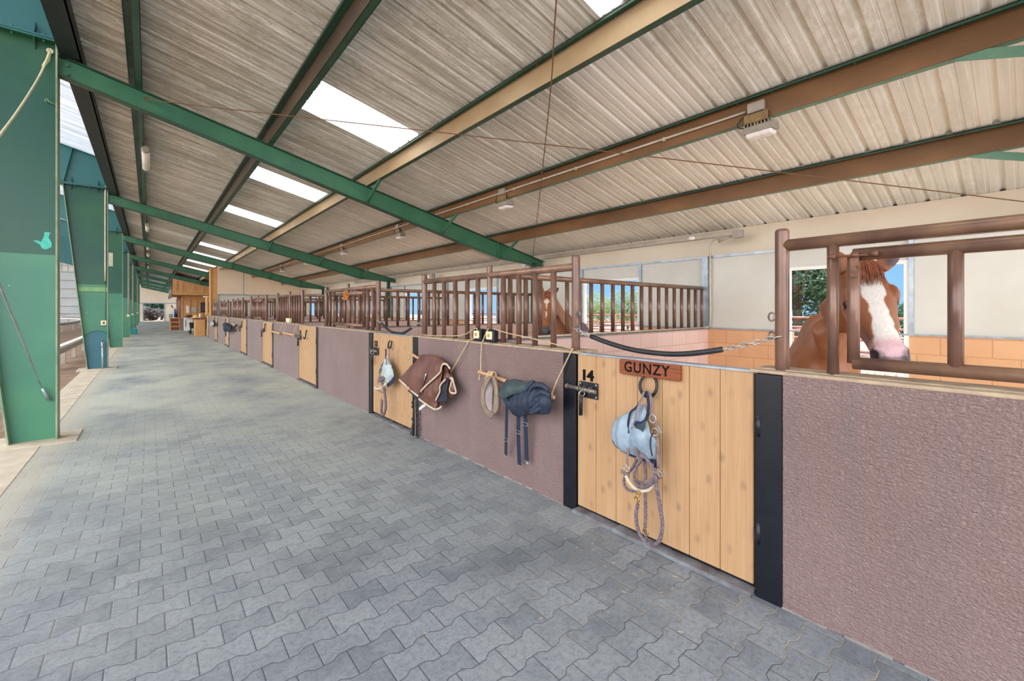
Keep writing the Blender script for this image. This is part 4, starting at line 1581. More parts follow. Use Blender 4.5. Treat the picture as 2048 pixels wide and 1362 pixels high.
z3 = zoomer(1190, 700, 5.674)
z4 = zoomer(1200, 880, 5.922)
r = thing('fly_mask', 'pale blue mesh fly mask with dark edging hanging on door 14', 'fly mask', (2.46, 1.6, .85), 'fly masks on the doors')
mb = MB()
drape(mb, [curve_on(z3, [(395, 702), (470, 655), (545, 625), (590, 700)], 2.475), curve_on(z3, [(235, 795), (345, 800), (480, 800), (620, 850)], 2.44),
           curve_on(z3, [(182, 900), (320, 925), (480, 930), (650, 940)], 2.41), curve_on(z3, [(208, 1030), (340, 1060), (500, 1060), (690, 1030)], 2.41),
           curve_on(z3, [(300, 1122), (420, 1195), (560, 1235), (692, 1245)], 2.45)], 40, 40, .034, 10, 3, .03)
mb.build('mesh', M['mesh_blue'], r, solid=.003)
mb = MB()
drape(mb, [curve_on(z3, [(462, 835), (520, 840), (575, 800)], 2.39), curve_on(z3, [(458, 900), (510, 910), (570, 870)], 2.392), curve_on(z3, [(468, 960), (490, 995), (525, 960)], 2.388)], 14, 14, .004, 9, 1)
mb.build('ear_opening', M['navy_green'], r, solid=.003)
mb = MB()
for pts, w, x in (([(205, 1025), (245, 1090), (340, 1155), (440, 1205), (480, 1232)], .014, 2.425), ([(540, 1240), (620, 1262), (695, 1262)], .022, 2.42),
                  ([(548, 480), (525, 560), (470, 650), (410, 700), (384, 780), (376, 860), (384, 945)], .013, (2.46, 2.40)),
                  ([(575, 470), (602, 560), (604, 690), (575, 790), (520, 828), (470, 822), (455, 860)], .017, (2.45, 2.385)),
                  ([(660, 940), (632, 1010), (632, 1110), (650, 1200)], .006, 2.385), ([(690, 1250), (690, 1340)], .024, 2.44)):
    mb.ribbon(smooth_path(curve_on(z3, pts, x), 6), w, th=.007)
mb.build('edging', M['navy_trim'], r, bevel=.002)
r = thing('halter', 'worn grey leather halter with a cream noseband hanging on door 14', 'halter', (2.42, 1.58, .75), 'halters on the doors')
mb = MB()
for pts, w, x in (([(585, 462), (625, 510), (640, 600), (655, 730)], .021, (2.47, 2.41)), ([(652, 740), (690, 830), (742, 945)], .022, 2.40),
                  ([(695, 950), (712, 1100), (722, 1345)], .024, (2.41, 2.42)), ([(560, 470), (500, 620), (465, 740), (440, 880)], .014, (2.46, 2.39)),
                  ([(435, 930), (395, 1010), (372, 1150), (366, 1325)], .017, 2.395), ([(420, 925), (440, 1040), (468, 1150), (492, 1240)], .024, 2.39)):
    mb.ribbon(smooth_path(curve_on(z3, pts, x), 6), w, th=.004)
for pts, w, x in (([(245, 365), (300, 400), (350, 430)], .026, 2.40), ([(440, 500), (520, 505), (620, 470), (725, 425)], .026, 2.41), ([(690, 345), (745, 410)], .016, 2.415)):
    mb.ribbon(smooth_path(curve_on(z4, pts, x), 6), w, th=.005)
mb.build('straps', M['leather'], r, bevel=.0015)
mb = MB().ribbon(smooth_path(curve_on(z4, [(302, 420), (350, 505), (410, 570), (480, 600), (560, 592), (610, 555), (642, 505)], (2.385, 2.39)), 6), .021, th=.012)
mb.build('noseband', M['fleece'], r, bevel=.004)
mb = MB()
for p, R_, z_ in (((430, 900), .013, z3), ((655, 780), .02, z3), ((680, 930), .019, z3), ((300, 320), .013, z4), ((330, 350), .012, z4), ((685, 380), .013, z4), ((712, 405), .012, z4)):
    mb.torus(on_x(*z_(*p), 2.392), R_, .0028, (1, .2, 0), 16, 6, 1.25)
mb.ribbon(curve_on(z3, [(715, 870), (752, 945)], 2.388), .016, th=.005)
mb.build('fittings', M['chrome'], r)
r = thing('lead_rope', 'braided grey lead rope looped below the halter on door 14', 'lead rope', (2.42, 1.55, .5), 'lead ropes on the doors')
mb = MB()
braid(mb, smooth_path(curve_on(z4, [(505, 175), (480, 250), (425, 330), (408, 430), (430, 520), (490, 565), (570, 545), (630, 490)], (2.405, 2.37)), 6), .010)
braid(mb, smooth_path(curve_on(z4, [(495, 165), (555, 230), (620, 330), (655, 430), (680, 600), (712, 800), (738, 960), (735, 1080), (695, 1200), (630, 1245), (545, 1210), (470, 1110), (432, 980), (430, 860), (448, 760)], 2.375), 6), .011)
braid(mb, smooth_path(curve_on(z4, [(530, 270), (540, 450), (536, 620), (540, 880), (534, 1060), (548, 1180)], (2.44, 2.40)), 6), .010)
braid(mb, smooth_path(curve_on(z4, [(440, 210), (385, 330), (310, 420), (280, 490), (310, 570), (370, 605), (425, 602)], (2.42, 2.40)), 6), .009)
mb.ball(on_x(*z4(500, 190), 2.37), (.014, .018, .02))
mb.build('rope', M['braid'], r)
mb = MB()
mb.torus(on_x(*z4(437, 705), 2.37), .018, .004, (1, 0, 0), 16, 6)
mb.torus(on_x(*z4(450, 630), 2.37), .013, .004, (1, .4, 0), 14, 6, 1.5)
mb.tube([on_x(*z4(446, 650), 2.37), on_x(*z4(440, 690), 2.37)], .006, 8)
mb.torus(on_x(*z4(540, 1090), 2.39), .02, .003, (1, 0, 0), 16, 6, 1.1)
mb.build('snap', M['brass'], r)

z5 = zoomer(720, 660, 6.807)
r = thing('fly_mask', 'grey mesh fly mask with a dark lower edge hanging on door 13', 'fly mask', (2.46, 5.6, .95), 'fly masks on the doors')
mb = MB()
drape(mb, [curve_on(z5, [(352, 365), (375, 362), (402, 420)], 2.46), curve_on(z5, [(292, 515), (365, 500), (436, 520)], 2.42), curve_on(z5, [(300, 640), (370, 610), (464, 610)], 2.41),
           curve_on(z5, [(335, 735), (378, 740), (472, 645)], 2.43)], 22, 22, .02, 9, 3, .03)
mb.build('mesh', M['mesh_grey'], r, solid=.004)
mb = MB()
mb.ribbon(smooth_path(curve_on(z5, [(372, 760), (420, 720), (470, 650)], 2.415), 5), .05, th=.01)
mb.ribbon(smooth_path(curve_on(z5, [(352, 255), (352, 330), (345, 410), (290, 505), (265, 600)], 2.43), 5), .034, th=.008)
mb.build('edging', M['navy_trim'], r, bevel=.002)
r = thing('halter', 'small leather halter with a cream noseband hanging on door 13', 'halter', (2.42, 5.6, .85), 'halters on the doors')
mb = MB()
for pts, w in (([(395, 255), (398, 380), (412, 470)], .028), ([(365, 380), (350, 500), (350, 700)], .018), ([(300, 500), (265, 620), (240, 740)], .018), ([(210, 790), (260, 830), (320, 850), (360, 790)], .022)):
    mb.ribbon(smooth_path(curve_on(z5, pts, 2.40), 5), w, th=.006)
mb.build('straps', M['leather'], r)
MB().ribbon(smooth_path(curve_on(z5, [(200, 770), (215, 800), (265, 795), (315, 765), (360, 728)], 2.385), 5), .024, th=.014).build('noseband', M['fleece'], r, bevel=.004)
mb = MB()
for p in ((368, 375), (345, 720), (215, 770), (290, 510)):
    mb.torus(on_x(*z5(*p), 2.392), .018, .004, (1, .2, 0), 14, 6)
mb.build('fittings', M['chrome'], r)
r = thing('lead_rope', 'coiled braided lead rope ending in a loop on door 13', 'lead rope', (2.42, 5.6, .5), 'lead ropes on the doors')
mb = MB()
braid(mb, smooth_path(curve_on(z5, [(318, 640), (270, 700), (330, 660), (280, 650), (300, 720), (325, 800), (345, 950), (348, 1060), (330, 1140), (308, 1162), (292, 1120), (296, 1020), (302, 940)], 2.385), 6), .016)
mb.build('rope', M['braid'], r)
MB().torus(on_x(*z5(302, 945), 2.38), .022, .005, (1, 0, 0), 14, 6).build('snap', M['chrome'], r)

# ---- far bundles
r = thing('horse_blanket', 'black blanket bundle hanging over the far stall wall', 'blanket', (2.42, 20.3, .8))
zc = zoomer(420, 560, 5.676)
mb = MB()
drape(mb, [curve_on(zc, [(158, 500), (195, 486), (238, 515)], 2.51), curve_on(zc, [(155, 540), (195, 530), (242, 545)], 2.34), curve_on(zc, [(165, 580), (200, 585), (238, 580)], 2.38)], 16, 14, .05, 4, 2, .08)
mb.build('canvas', M['cloth_navy'], r, solid=.02)
MB().ribbon(curve_on(zc, [(178, 575), (180, 640)], 2.40), .12, th=.02).build('strap', M['cloth_navy'], r)
r = thing('fly_mask', 'small green and dark fly mask hanging beside the farthest doors', 'fly mask', (2.42, 26.5, .85), 'fly masks on the doors')
mb = MB()
drape(mb, [curve_on(zc, [(18, 480), (35, 465), (52, 478)], 2.51), curve_on(zc, [(8, 500), (30, 498), (50, 500)], 2.38), curve_on(zc, [(12, 522), (28, 525), (40, 520)], 2.42)], 12, 12, .04, 4, 5, .06)
mb.build('mesh', M['mesh_grey'], r, solid=.02)
MB().ribbon(curve_on(zc, [(36, 462), (48, 480), (48, 505), (36, 522)], 2.37), .10, th=.02).build('edging', M['navy_trim'], r)

# ================================================================== horses
def loft(mb, secs, n=28, p=2.4):
    """secs: (centre, side axis, up axis, half width, up size, down size) -> one closed body"""
    vs = []
    for c, s, u, w, a, b in secs:
        for k in range(n):
            t = 2 * PI * k / n
            cx, sy = math.cos(t), math.sin(t)
            e = 2 / p
            X = math.copysign(abs(cx) ** e, cx) * w
            Y = math.copysign(abs(sy) ** e, sy) * (a if sy > 0 else b)
            vs.append(c + s * X + u * Y)
    m = len(secs)
    fs = []
    for i in range(m - 1):
        fs += [(i * n + k, i * n + (k + 1) % n, (i + 1) * n + (k + 1) % n, (i + 1) * n + k) for k in range(n)]
    fs += [tuple(range(n - 1, -1, -1)), tuple((m - 1) * n + k for k in range(n))]
    mb.add(vs, fs, True)


HEAD = [(-.085, -.045, .10, .045), (-.04, -.008, .13, .072), (.0, .012, .16, .088), (.08, .030, .185, .094), (.16, .036, .192, .100), (.225, .032, .195, .104), (.30, .020, .186, .094),
        (.38, .008, .168, .074), (.46, .001, .140, .062), (.53, .001, .126, .058), (.58, .003, .128, .061), (.615, -.008, .124, .058), (.64, -.03, .112, .048), (.655, -.05, .095, .030)]


def horse(name, label, poll, muzzle, dorsal, body0, bdir, colors, blaze, loc, voxel, hsc=1.0, back=1.42, nw=1.0, lsc=1.0):
    root = thing(name, label, 'horse', loc)
    A = (muzzle - poll).normalized()
    N = (dorsal - A * dorsal.dot(A)).normalized()
    S = A.cross(N)

    def hp(t, s, n):
        return poll + A * t * lsc + (S * s + N * n) * hsc
    mb = MB()
    rings = []
    for t, d, v, w in HEAD:
        mid = (d - v) / 2
        rings.append((hp(t, 0, mid), S, N, w * hsc, (d + v) / 2 * hsc, (d + v) / 2 * hsc))
    # finer steps between the sections
    fine = []
    for a, b in zip(rings, rings[1:]):
        for q in (0, .5):
            fine.append((a[0].lerp(b[0], q), S, N) + tuple(a[k] + (b[k] - a[k]) * q for k in (3, 4, 5)))
    fine.append(rings[-1])
    loft(mb, fine, 28, 2.5)
    RM = Matrix((S, N, A)).transposed()
    for s in (-1, 1):
        mb.ball(hp(.17, s * .058, -.105), Vector((.038, .08, .092)) * hsc, 16, 12, RM)       # jowl
        mb.ball(hp(.205, s * .085, -.012), Vector((.026, .03, .05)) * hsc, 12, 8, RM)          # brow
        mb.ball(hp(.30, s * .072, -.065), Vector((.018, .018, .10)) * hsc, 12, 8, RM)          # cheek ridge
        mb.ball(hp(.592, s * .047, -.045), Vector((.026, .036, .042)) * hsc, 12, 8, RM)        # nostril flare
        # ears: pointed leaves
        e0, e1 = hp(.035, s * .070, .0), hp(-.095, s * .165, .03) if s < 0 else hp(-.13, s * .10, .03)
        ax = (e1 - e0).normalized()
        ss = ax.cross(N).normalized()
        uu = ss.cross(ax)
        sec = []
        for q, w in ((0, .028), (.2, .038), (.45, .042), (.7, .033), (.88, .018), (1, .005)):
            sec.append((e0.lerp(e1, q) + uu * (.016 * math.sin(PI * q)), ss, uu, w * hsc, .014 * hsc, .017 * hsc))
        loft(mb, sec, 14, 2)
    mb.ball(hp(.595, 0, -.115), Vector((.036, .026, .038)) * hsc, 12, 8, RM)                    # chin
    # neck
    bd = bdir.normalized()
    up = Vector((0, 0, 1))
    side = bd.cross(up).normalized()
    n0 = hp(-.01, 0, -.09)
    wither = body0 + bd * .55 + up * (back - body0.z)
    n3 = body0 + bd * .34 + up * (.12)
    npts = smooth_path([n0, n0.lerp(n3, .33) + up * .0, n0.lerp(n3, .68) - up * .02, n3, n3 + bd * .25], 5)
    sec = []
    m = len(npts)
    for i, p in enumerate(npts):
        t = (npts[min(i + 1, m - 1)] - npts[max(i - 1, 0)]).normalized()
        q = i / (m - 1)
        sv = S.lerp(side, min(q * 1.3, 1))
        if sv.dot(side) < 0:
            sv = -sv
        sv = (sv - t * sv.dot(t)).normalized()
        uv = sv.cross(t)
        if uv.z < 0:
            uv = -uv
        h = .09 + .215 * q ** 1.1
        w = (.062 + .11 * q ** 1.3) * nw
        sec.append((p, sv, uv, w, h, h * (1.0 + .15 * q)))
    loft(mb, sec, 26, 2.2)
    # trunk
    tr = []
    for dd, zc, w, a, b in ((.0, -.02, .10, .12, .16), (.08, -.02, .17, .20, .24), (.25, .0, .215, .27, .31), (.5, .03, .235, .29, .36), (.85, .0, .265, .28, .36), (1.2, .0, .27, .28, .33),
                            (1.5, .03, .26, .27, .28), (1.75, .03, .22, .24, .26), (1.92, -.02, .14, .17, .2), (1.97, -.05, .06, .08, .1)):
        tr.append((body0 + bd * dd + up * (back - .30 - body0.z + zc), side, up, w, a, b))
    loft(mb, tr, 28, 2.1)
    mb.ball(body0 + bd * .55 + up * (back - body0.z - .09), Vector((.08, .3, .07)), 12, 8, Matrix((side, bd, up)).transposed())
    for s in (-1, 1):
        c = body0 + side * (s * .13)
        c.z = 0
        fl = [(c + bd * .30 + up * 1.0, .12), (c + bd * .22 + up * .78, .085), (c + bd * .22 + up * .62, .062), (c + bd * .21 + up * .47, .05), (c + bd * .22 + up * .44, .046), (c + bd * .22 + up * .30, .03),
              (c + bd * .22 + up * .16, .028), (c + bd * .21 + up * .115, .036), (c + bd * .18 + up * .06, .04), (c + bd * .16 + up * .005, .055)]
        mb.tube([q[0] for q in fl], [q[1] * 1.25 for q in fl], 12)
        hl = [(c + bd * 1.62 + up * 1.05, .17), (c + bd * 1.52 + up * .82, .14), (c + bd * 1.58 + up * .66, .085), (c + bd * 1.74 + up * .50, .052), (c + bd * 1.72 + up * .42, .043), (c + bd * 1.70 + up * .28, .033),
              (c + bd * 1.68 + up * .16, .031), (c + bd * 1.65 + up * .115, .038), (c + bd * 1.62 + up * .06, .042), (c + bd * 1.60 + up * .005, .056)]
        mb.tube([q[0] for q in hl], [q[1] * 1.22 for q in hl], 12)
    o = mb.build('body', M['coat'], root)
    md = o.modifiers.new('skin', 'REMESH')
    md.mode = 'VOXEL'
    md.voxel_size = voxel
    md.use_smooth_shade = True
    sm = o.modifiers.new('soft', 'SMOOTH')
    sm.factor = .5
    sm.iterations = 4
    me = bake(o)
    # soften the joins of neck, trunk and legs; the head keeps its edges
    vg = o.vertex_groups.new(name='rest')
    q0 = poll - root.location
    for v in me.vertices:
        q = v.co - q0
        t_, n_ = q.dot(A) / lsc, q.dot(N) / hsc
        near = -.20 < t_ < .75 and abs(q.dot(S)) < .2 and -.24 < n_ < .2
        if not near:
            w_ = 1.0 if v.co.z + root.location.z > .7 else .35
            vg.add([v.index], w_, 'REPLACE')
    md = o.modifiers.new('soft_rest', 'SMOOTH')
    md.factor = .9
    md.iterations = int(110 * (.010 / voxel) ** 1.5)
    md.vertex_group = 'rest'
    me = bake(o)
    me.materials.clear()
    me.materials.append(M['coat'])
    off = root.location
    base, dark, white, pink, grey = [srgb(*c) for c in colors]
    attr = me.attributes.new('coat', 'FLOAT_COLOR', 'POINT')
    ipoll = poll - off
    data = []
    nos = [(.602, s * .056, -.034) for s in (-1, 1)]
    for v in me.vertices:
        q = v.co - ipoll
        t, s, n = q.dot(A) / lsc, q.dot(S) / hsc, q.dot(N) / hsc
        k = noise.noise(v.co * 6) * .5 + .5
        c = [base[i] + (dark[i] - base[i]) * (k * .5) for i in range(3)]
        head = -.12 < t < .70 and abs(s) < .16 and -.28 < n < .12
        wp = v.co + off
        if wp.z < .55:
            f = min(max((.55 - wp.z) / .25, 0), 1)
            c = [c[i] + (dark[i] - c[i]) * f for i in range(3)]
        if head:
            wob = .014 * noise.noise(Vector((t * 16, s * 10, 3))) + .004 * noise.noise(Vector((t * 34, s * 22, 9)))
            lim = blaze(t)
            cs = s - lim[1]
            f = min(max((lim[0] + wob - abs(cs)) / .006, 0), 1)
            if n < -.07 and t < .55:
                f = 0
            if f > 0:
                c = [c[i] + (white[i] - c[i]) * f for i in range(3)]
            if t > .50:
                g = min(max((t - .50) / .05, 0), 1)
                inner = abs(s) < .066 + wob * .6 and n > -.085
                tgt = pink if (inner and lim[2]) else grey
                low = 1
                c = [c[i] + (tgt[i] - c[i]) * g * low * (.9 if inner else .85) for i in range(3)]
            elif t > .38 and abs(s) > .03 and n < -.03 and f < .5:
                g = min((t - .38) / .12, 1) * .8
                c = [c[i] + (grey[i] - c[i]) * g for i in range(3)]
            for a in nos:
                d = ((t - a[0]) ** 2 * .55 + (n - a[2]) ** 2 + (s - a[1]) ** 2 * .3) ** .5
                if d < .048 and n < -.02:
                    g = min((.048 - d) / .02, 1) * .8
                    c = [c[i] + (grey[i] - c[i]) * g for i in range(3)]
                if d < .030:
                    g = min((.030 - d) / .012, 1)
                    c = [c[i] + (srgb(52, 46, 50)[i] - c[i]) * g for i in range(3)]
                    if d < .025:
                        v.co -= (S * math.copysign(1, a[1]) * .024 + A * .008 + N * .008) * ((.025 - d) / .025) * hsc
            if t < .035 and abs(s) > .078 and n > -.06:
                g = min((abs(s) - .078) / .02, 1) * .85
                c = [c[i] + (srgb(70, 60, 62)[i] - c[i]) * g for i in range(3)]
            # eye socket
            for sg in (-1, 1):
                d = ((t - .232) ** 2 + (n + .052) ** 2) ** .5
                if s * sg > .05 and d < .04:
                    g = min((.04 - d) / .02, 1) * .8
                    c = [c[i] + (srgb(58, 36, 28)[i] - c[i]) * g for i in range(3)]
            # mouth line
            if t > .50 and abs(n + .098 + (.62 - t) * .12) < .004:
                c = [x * .4 for x in c]
        data += [c[0], c[1], c[2], 1]
    attr.data.foreach_set('color', data)
    for sg in (-1, 1):
        e = MB().ball(hp(.232, sg * .094, -.052), Vector((.016, .021, .024)) * hsc, 16, 12, RM)
        e.build('eye', M['eye'], root)
        l = MB()
        c = hp(.232, sg * .102, -.05)
        arc = [c + (A * (.031 * math.cos(a)) + N * (.020 * math.sin(a)) - S * sg * .010 * abs(math.cos(a))) * hsc for a in [math.radians(8 + 164 * k / 10) for k in range(11)]]
        l.tube(arc, [.003 + .004 * math.sin(PI * k / 10) for k in range(11)], 8)
        l.build('eyelid', M['coat_lid'], root)
    return root, hp, A, N, S, npts


def strands(mb, roots, path_fn, n, w, seed):
    rr = random.Random(seed)
    for k in range(n):
        path = path_fn(rr, k / max(n - 1, 1))
        path = smooth_path(path, 4)
        m = len(path)
        mb.tube(path, [w * (1 - .75 * (i / (m - 1)) ** 2) for i in range(m)], 5)


M['coat_lid'] = pm('horse_eyelid', (112, 62, 40), (86, 46, 30), 30, .5)


def blaze_full(t):
    # half width, sideways shift, pink nose
    for (a, w0, c0), (b, w1, c1) in zip(BL, BL[1:]):
        if a <= t <= b:
            q = (t - a) / (b - a)
            return (w0 + (w1 - w0) * q, c0 + (c1 - c0) * q, True)
    return (-.05, 0, True)


BL = [(.07, -.01, 0), (.10, .02, 0), (.16, .046, 0), (.24, .05, 0), (.30, .036, 0), (.36, .034, 0), (.44, .040, 0), (.52, .05, 0), (.58, .06, 0), (.70, .06, 0)]


def blaze_star(t):
    if .09 < t < .21:
        return (.046 - abs(t - .15) * .75, 0, False)
    if .21 < t < .40:
        return (.009, 0, False)
    return (-.05, 0, False)


CHEST = [(158, 98, 62), (106, 60, 38), (222, 214, 206), (206, 164, 170), (84, 80, 88)]
h1, hp, A, N, S, npts = horse('horse', 'chestnut horse with a broad white blaze and pink nose behind the feed gate', on_x(1722, 534, 3.08), on_x(1786, 697, 2.77),
                              Vector((-.80, -.36, .46)), Vector((3.62, .93, 1.12)), Vector((.965, .26, 0)), CHEST, blaze_full, (4.4, 1.15, 0), .0065, 1.12, 1.36, lsc=.95)
mb = MB()


def fore(rr, q):
    s = -.05 + .10 * q + rr.uniform(-.01, .01)
    return [hp(-.02, s * .5, .02 + .012), hp(.04, s * .9, .048 + rr.uniform(0, .012)), hp(.10 + rr.uniform(-.02, .03), s * 1.15 + .005, .046 + rr.uniform(0, .01)), hp(.14 + rr.uniform(-.03, .06), s * 1.3 + .01, .042)]


strands(mb, None, fore, 110, .0032, 4)
mb.build('forelock', M['hair_red'], h1)
mb = MB()


def mane1(rr, q):
    i = int(q * (len(npts) - 8))
    p = npts[i]
    t = (npts[i + 1] - npts[max(i - 1, 0)]).normalized()
    sd = Vector((0, 0, 1)).cross(t).normalized()
    h = .105 + .20 * (i / (len(npts) - 1)) ** 1.1
    top = p + Vector((0, 0, 1)) * (h * .96)
    d = sd * (1 if sd.y < 0 else -1)
    return [top - Vector((0, 0, .02)), top + d * .04 + Vector((0, 0, .012)), top + d * (.10 + rr.uniform(0, .02)) - Vector((0, 0, .08)), top + d * .13 - Vector((0, 0, .2 + rr.uniform(0, .08)))]


strands(mb, None, mane1, 240, .006, 8)
mb.build('mane', M['hair_red'], h1)
mb = MB()
tb = Vector((3.62, .93, 0)) + Vector((.965, .26, 0)) * 1.98


def tail(rr, q):
    a = tb + Vector((0, rr.uniform(-.04, .04), 1.18))
    return [a, a + Vector((.06, rr.uniform(-.03, .03), -.02)), a + Vector((.11, rr.uniform(-.06, .06), -.3)), a + Vector((.10, rr.uniform(-.07, .07), -.75 - rr.uniform(0, .12)))]


strands(mb, None, tail, 50, .009, 9)
mb.build('tail', M['hair_red'], h1)

h2, hp, A, N, S, npts = horse('horse', 'chestnut horse with a small white star half hidden behind plain bars', Vector((4.36, 4.42, 1.775)), Vector((4.10, 4.20, 1.215)),
                              Vector((-.62, -.60, .45)), Vector((4.62, 4.50, 1.12)), Vector((.86, .51, 0)), [(162, 102, 66), (110, 64, 42), (226, 208, 188), (110, 104, 106), (72, 74, 80)],
                              blaze_star, (5.4, 4.9, 0), .014, .98, 1.36)
mb = MB()


def mane2(rr, q):
    i = int(q * (len(npts) - 7))
    p = npts[i]
    t = (npts[i + 1] - npts[max(i - 1, 0)]).normalized()
    sd = Vector((0, 0, 1)).cross(t).normalized()
    h = .105 + .20 * (i / (len(npts) - 1)) ** 1.1
    top = p + Vector((0, 0, 1)) * (h * .97)
    d = sd * (1 if sd.y < 0 else -1)
    w = .068 + .105 * (i / (len(npts) - 1)) ** 1.3
    return [top - Vector((0, 0, .02)), top + d * .05 + Vector((0, 0, .015)), top + d * (w + .03) - Vector((0, 0, .1)), top + d * (w + .05 + rr.uniform(0, .02)) - Vector((0, 0, .25 + rr.uniform(0, .1)))]


strands(mb, None, mane2, 260, .007, 3)


def fore2(rr, q):
    s = -.04 + .08 * q + rr.uniform(-.01, .01)
    return [hp(-.03, s * .5, .03), hp(.04, s * .9, .05), hp(.085 + rr.uniform(-.02, .02), s * 1.1, .046)]


mb.build('mane', M['hair_blond'], h2)
mb = MB()
strands(mb, None, fore2, 26, .005, 5)
mb.build('forelock', M['hair_red'], h2)
tb = Vector((4.62, 4.50, 0)) + Vector((.86, .51, 0)) * 1.98
mb = MB()
strands(mb, None, tail, 40, .010, 9)
mb.build('tail', M['hair_blond'], h2)

# ================================================================== tack room at the far end of the stalls
r = thing('tack_room', 'orange pine tack room with a projecting upper loft at the aisle end', 'tack room', (2.9, 43, 0))
MB().box(1.83, 4.6, 41.0, 48, .0, 2.7).build('lower_room', M['cedar'], r)
MB().box(1.80, 4.6, 40.98, 48, .0, .9).build('plinth', M['stucco'], r)
lo = MB().prism([(1.30, 2.62), (4.6, 2.62), (4.6, 3.1), (3.9, zraft(3.9) - .4), (1.30, zraft(1.3) - .1)], 1, 40.0, 48).build('loft', M['cedar'], r)
bt = MB()
for x in (1.50, 1.85, 2.55, 3.1, 3.6):
    bt.box(x - .05, x + .05, 39.96, 40.0, 2.62, zraft(x) - .42)
bt.box(1.30, 4.6, 39.95, 40.0, 2.62, 2.86)
bt.build('battens', M['cedar'], lo)
bt = MB()
for x in (1.9, 2.35, 2.75, 3.15, 3.55):
    bt.box(x - .04, x + .04, 40.96, 41.0, .95, 2.5)
bt.box(1.83, 4.2, 40.95, 41.0, 2.32, 2.6)
bt.build('battens', M['cedar'], r)
MB().box(1.24, 1.30, 40.0, 48, 2.45, 2.75).build('side_beam', M['cedar_dark'], r)
MB().box(1.26, 1.30, 40.3, 47, 2.8, zraft(1.3) - .2).build('side_window', M['dark_window'], r)
MB().box(1.79, 1.83, 41.05, 48, .0, 2.45).build('side_wall', M['cedar_dark'], r)
cb = MB().box(3.02, 3.62, 40.9, 40.95, 1.32, 2.1).build('chalkboard', M['board_black'], origin=(3.3, 40.92, 1.7))
tag(cb, 'black chalkboard with chalk scribbles on the pine wall above the counter', 'chalkboard')
ck = MB()
rr = random.Random(2)
for k in range(5):
    z = 1.98 - k * .13
    ck.tube([(3.08 + q * .06, 40.893, z + rr.uniform(-.03, .03)) for q in range(rr.randint(4, 8))], .008, 4)
ck.build('chalk_marks', M['chalk'], cb)
tag(MB().box(2.12, 2.32, 40.93, 40.95, 1.28, 1.82).build('notice', M['paper'], origin=(2.2, 40.94, 1.5), bevel=.005), 'tall white notice pinned left of the chalkboard', 'notice')
tag(MB().box(2.45, 2.75, 40.93, 40.95, 1.36, 1.74).build('notice', M['paper_green'], origin=(2.6, 40.94, 1.5), bevel=.005), 'greenish square notice pinned beside the chalkboard', 'notice')
# wooden corner post on the stall wall
r = thing('wood_post', 'tall orange boxed wooden post standing on the far stall wall', 'post', (2.65, 28.6, 1.22))
MB().box(2.54, 2.82, 28.25, 28.95, 1.225, zraft(2.7) + .02).build('post', M['cedar'], r)
bt = MB()
bt.box(2.515, 2.54, 28.2, 28.4, 1.225, zraft(2.6))
bt.box(2.515, 2.54, 28.75, 28.97, 1.225, zraft(2.6))
bt.build('trim_board', M['cedar'], r)
sh = thing('saddle_rack', 'narrow wooden rack board fixed past the boxed wooden post', 'rack', (2.5, 30.2, 1.3))
MB().box(2.46, 2.54, 29.6, 30.4, 1.25, 2.25).build('back_board', M['cedar'], sh)
MB().box(2.36, 2.54, 29.6, 30.4, 2.25, 2.3).build('shelf', M['paper'], sh)
# counter run
r = thing('counter', 'wooden counter with an open bay beside the far stall doors', 'counter', (2.2, 36, 0))
MB().box(1.93, 2.52, 31.2, 40.9, .98, 1.05).build('worktop', M['cedar_dark'], r)
MB().box(2.04, 2.52, 31.25, 32.1, .0, .98).build('end_cabinet', M['cedar'], r)
MB().box(2.45, 2.52, 32.1, 40.9, 0, .98).build('back_panel', M['stucco'], r)
fr = thing('fridge', 'low white cabinet filling the back of the open counter bay', 'fridge', (2.15, 39, 0))
MB().box(1.92, 2.42, 38.9, 39.6, .02, .96).build('body', M['fridge'], fr)
MB().box(1.97, 1.99, 38.87, 38.9, .3, .8).build('handle', M['black_plastic'], fr)
ct = thing('utility_cart', 'small black wheeled cart parked in the open counter bay', 'cart', (2.1, 34.2, 0))
MB().prism([(1.98, .35), (2.40, .35), (2.44, .72), (1.95, .72)], 1, 34.0, 34.7).build('bin', M['black_plastic'], ct)
c = MB()
for y in (33.95, 34.7):
    c.tube([(2.02, y, .36), (2.02, y, .1)], .02, 6)
    c.tube([(2.36, y, .36), (2.36, y, .1)], .02, 6)
c.build('frame', M['black_plastic'], ct)
for x in (1.98, 2.38):
    for y in (33.95, 34.7):
        MB().tube([(x - .03, y, .11), (x + .03, y, .11)], .11, 14).build('wheel', M['black_iron'], ct)
hat = MB()
hat.tube([(2.16, 32.4, 1.05), (2.16, 32.4, 1.07), (2.16, 32.4, 1.10), (2.16, 32.4, 1.20), (2.16, 32.4, 1.22)], [.28, .26, .15, .12, .04], 16)
tag(hat.build('straw_hat', M['straw'], origin=(2.16, 32.4, 1.05)), 'pale straw hat lying on the far counter', 'hat')
tag(MB().tube([(2.3, 31.6, 1.05), (2.3, 31.6, 1.30)], .05, 10).build('bottle', M['paper'], origin=(2.3, 31.6, 1.05)), 'white bottle standing at the near end of the far counter', 'bottle')
tag(MB().ball((2.08, 37.0, 1.10), (.18, .25, .07)).build('cap', M['black_plastic'], origin=(2.08, 37, 1.05)), 'small black cap lying on the back part of the counter', 'cap')
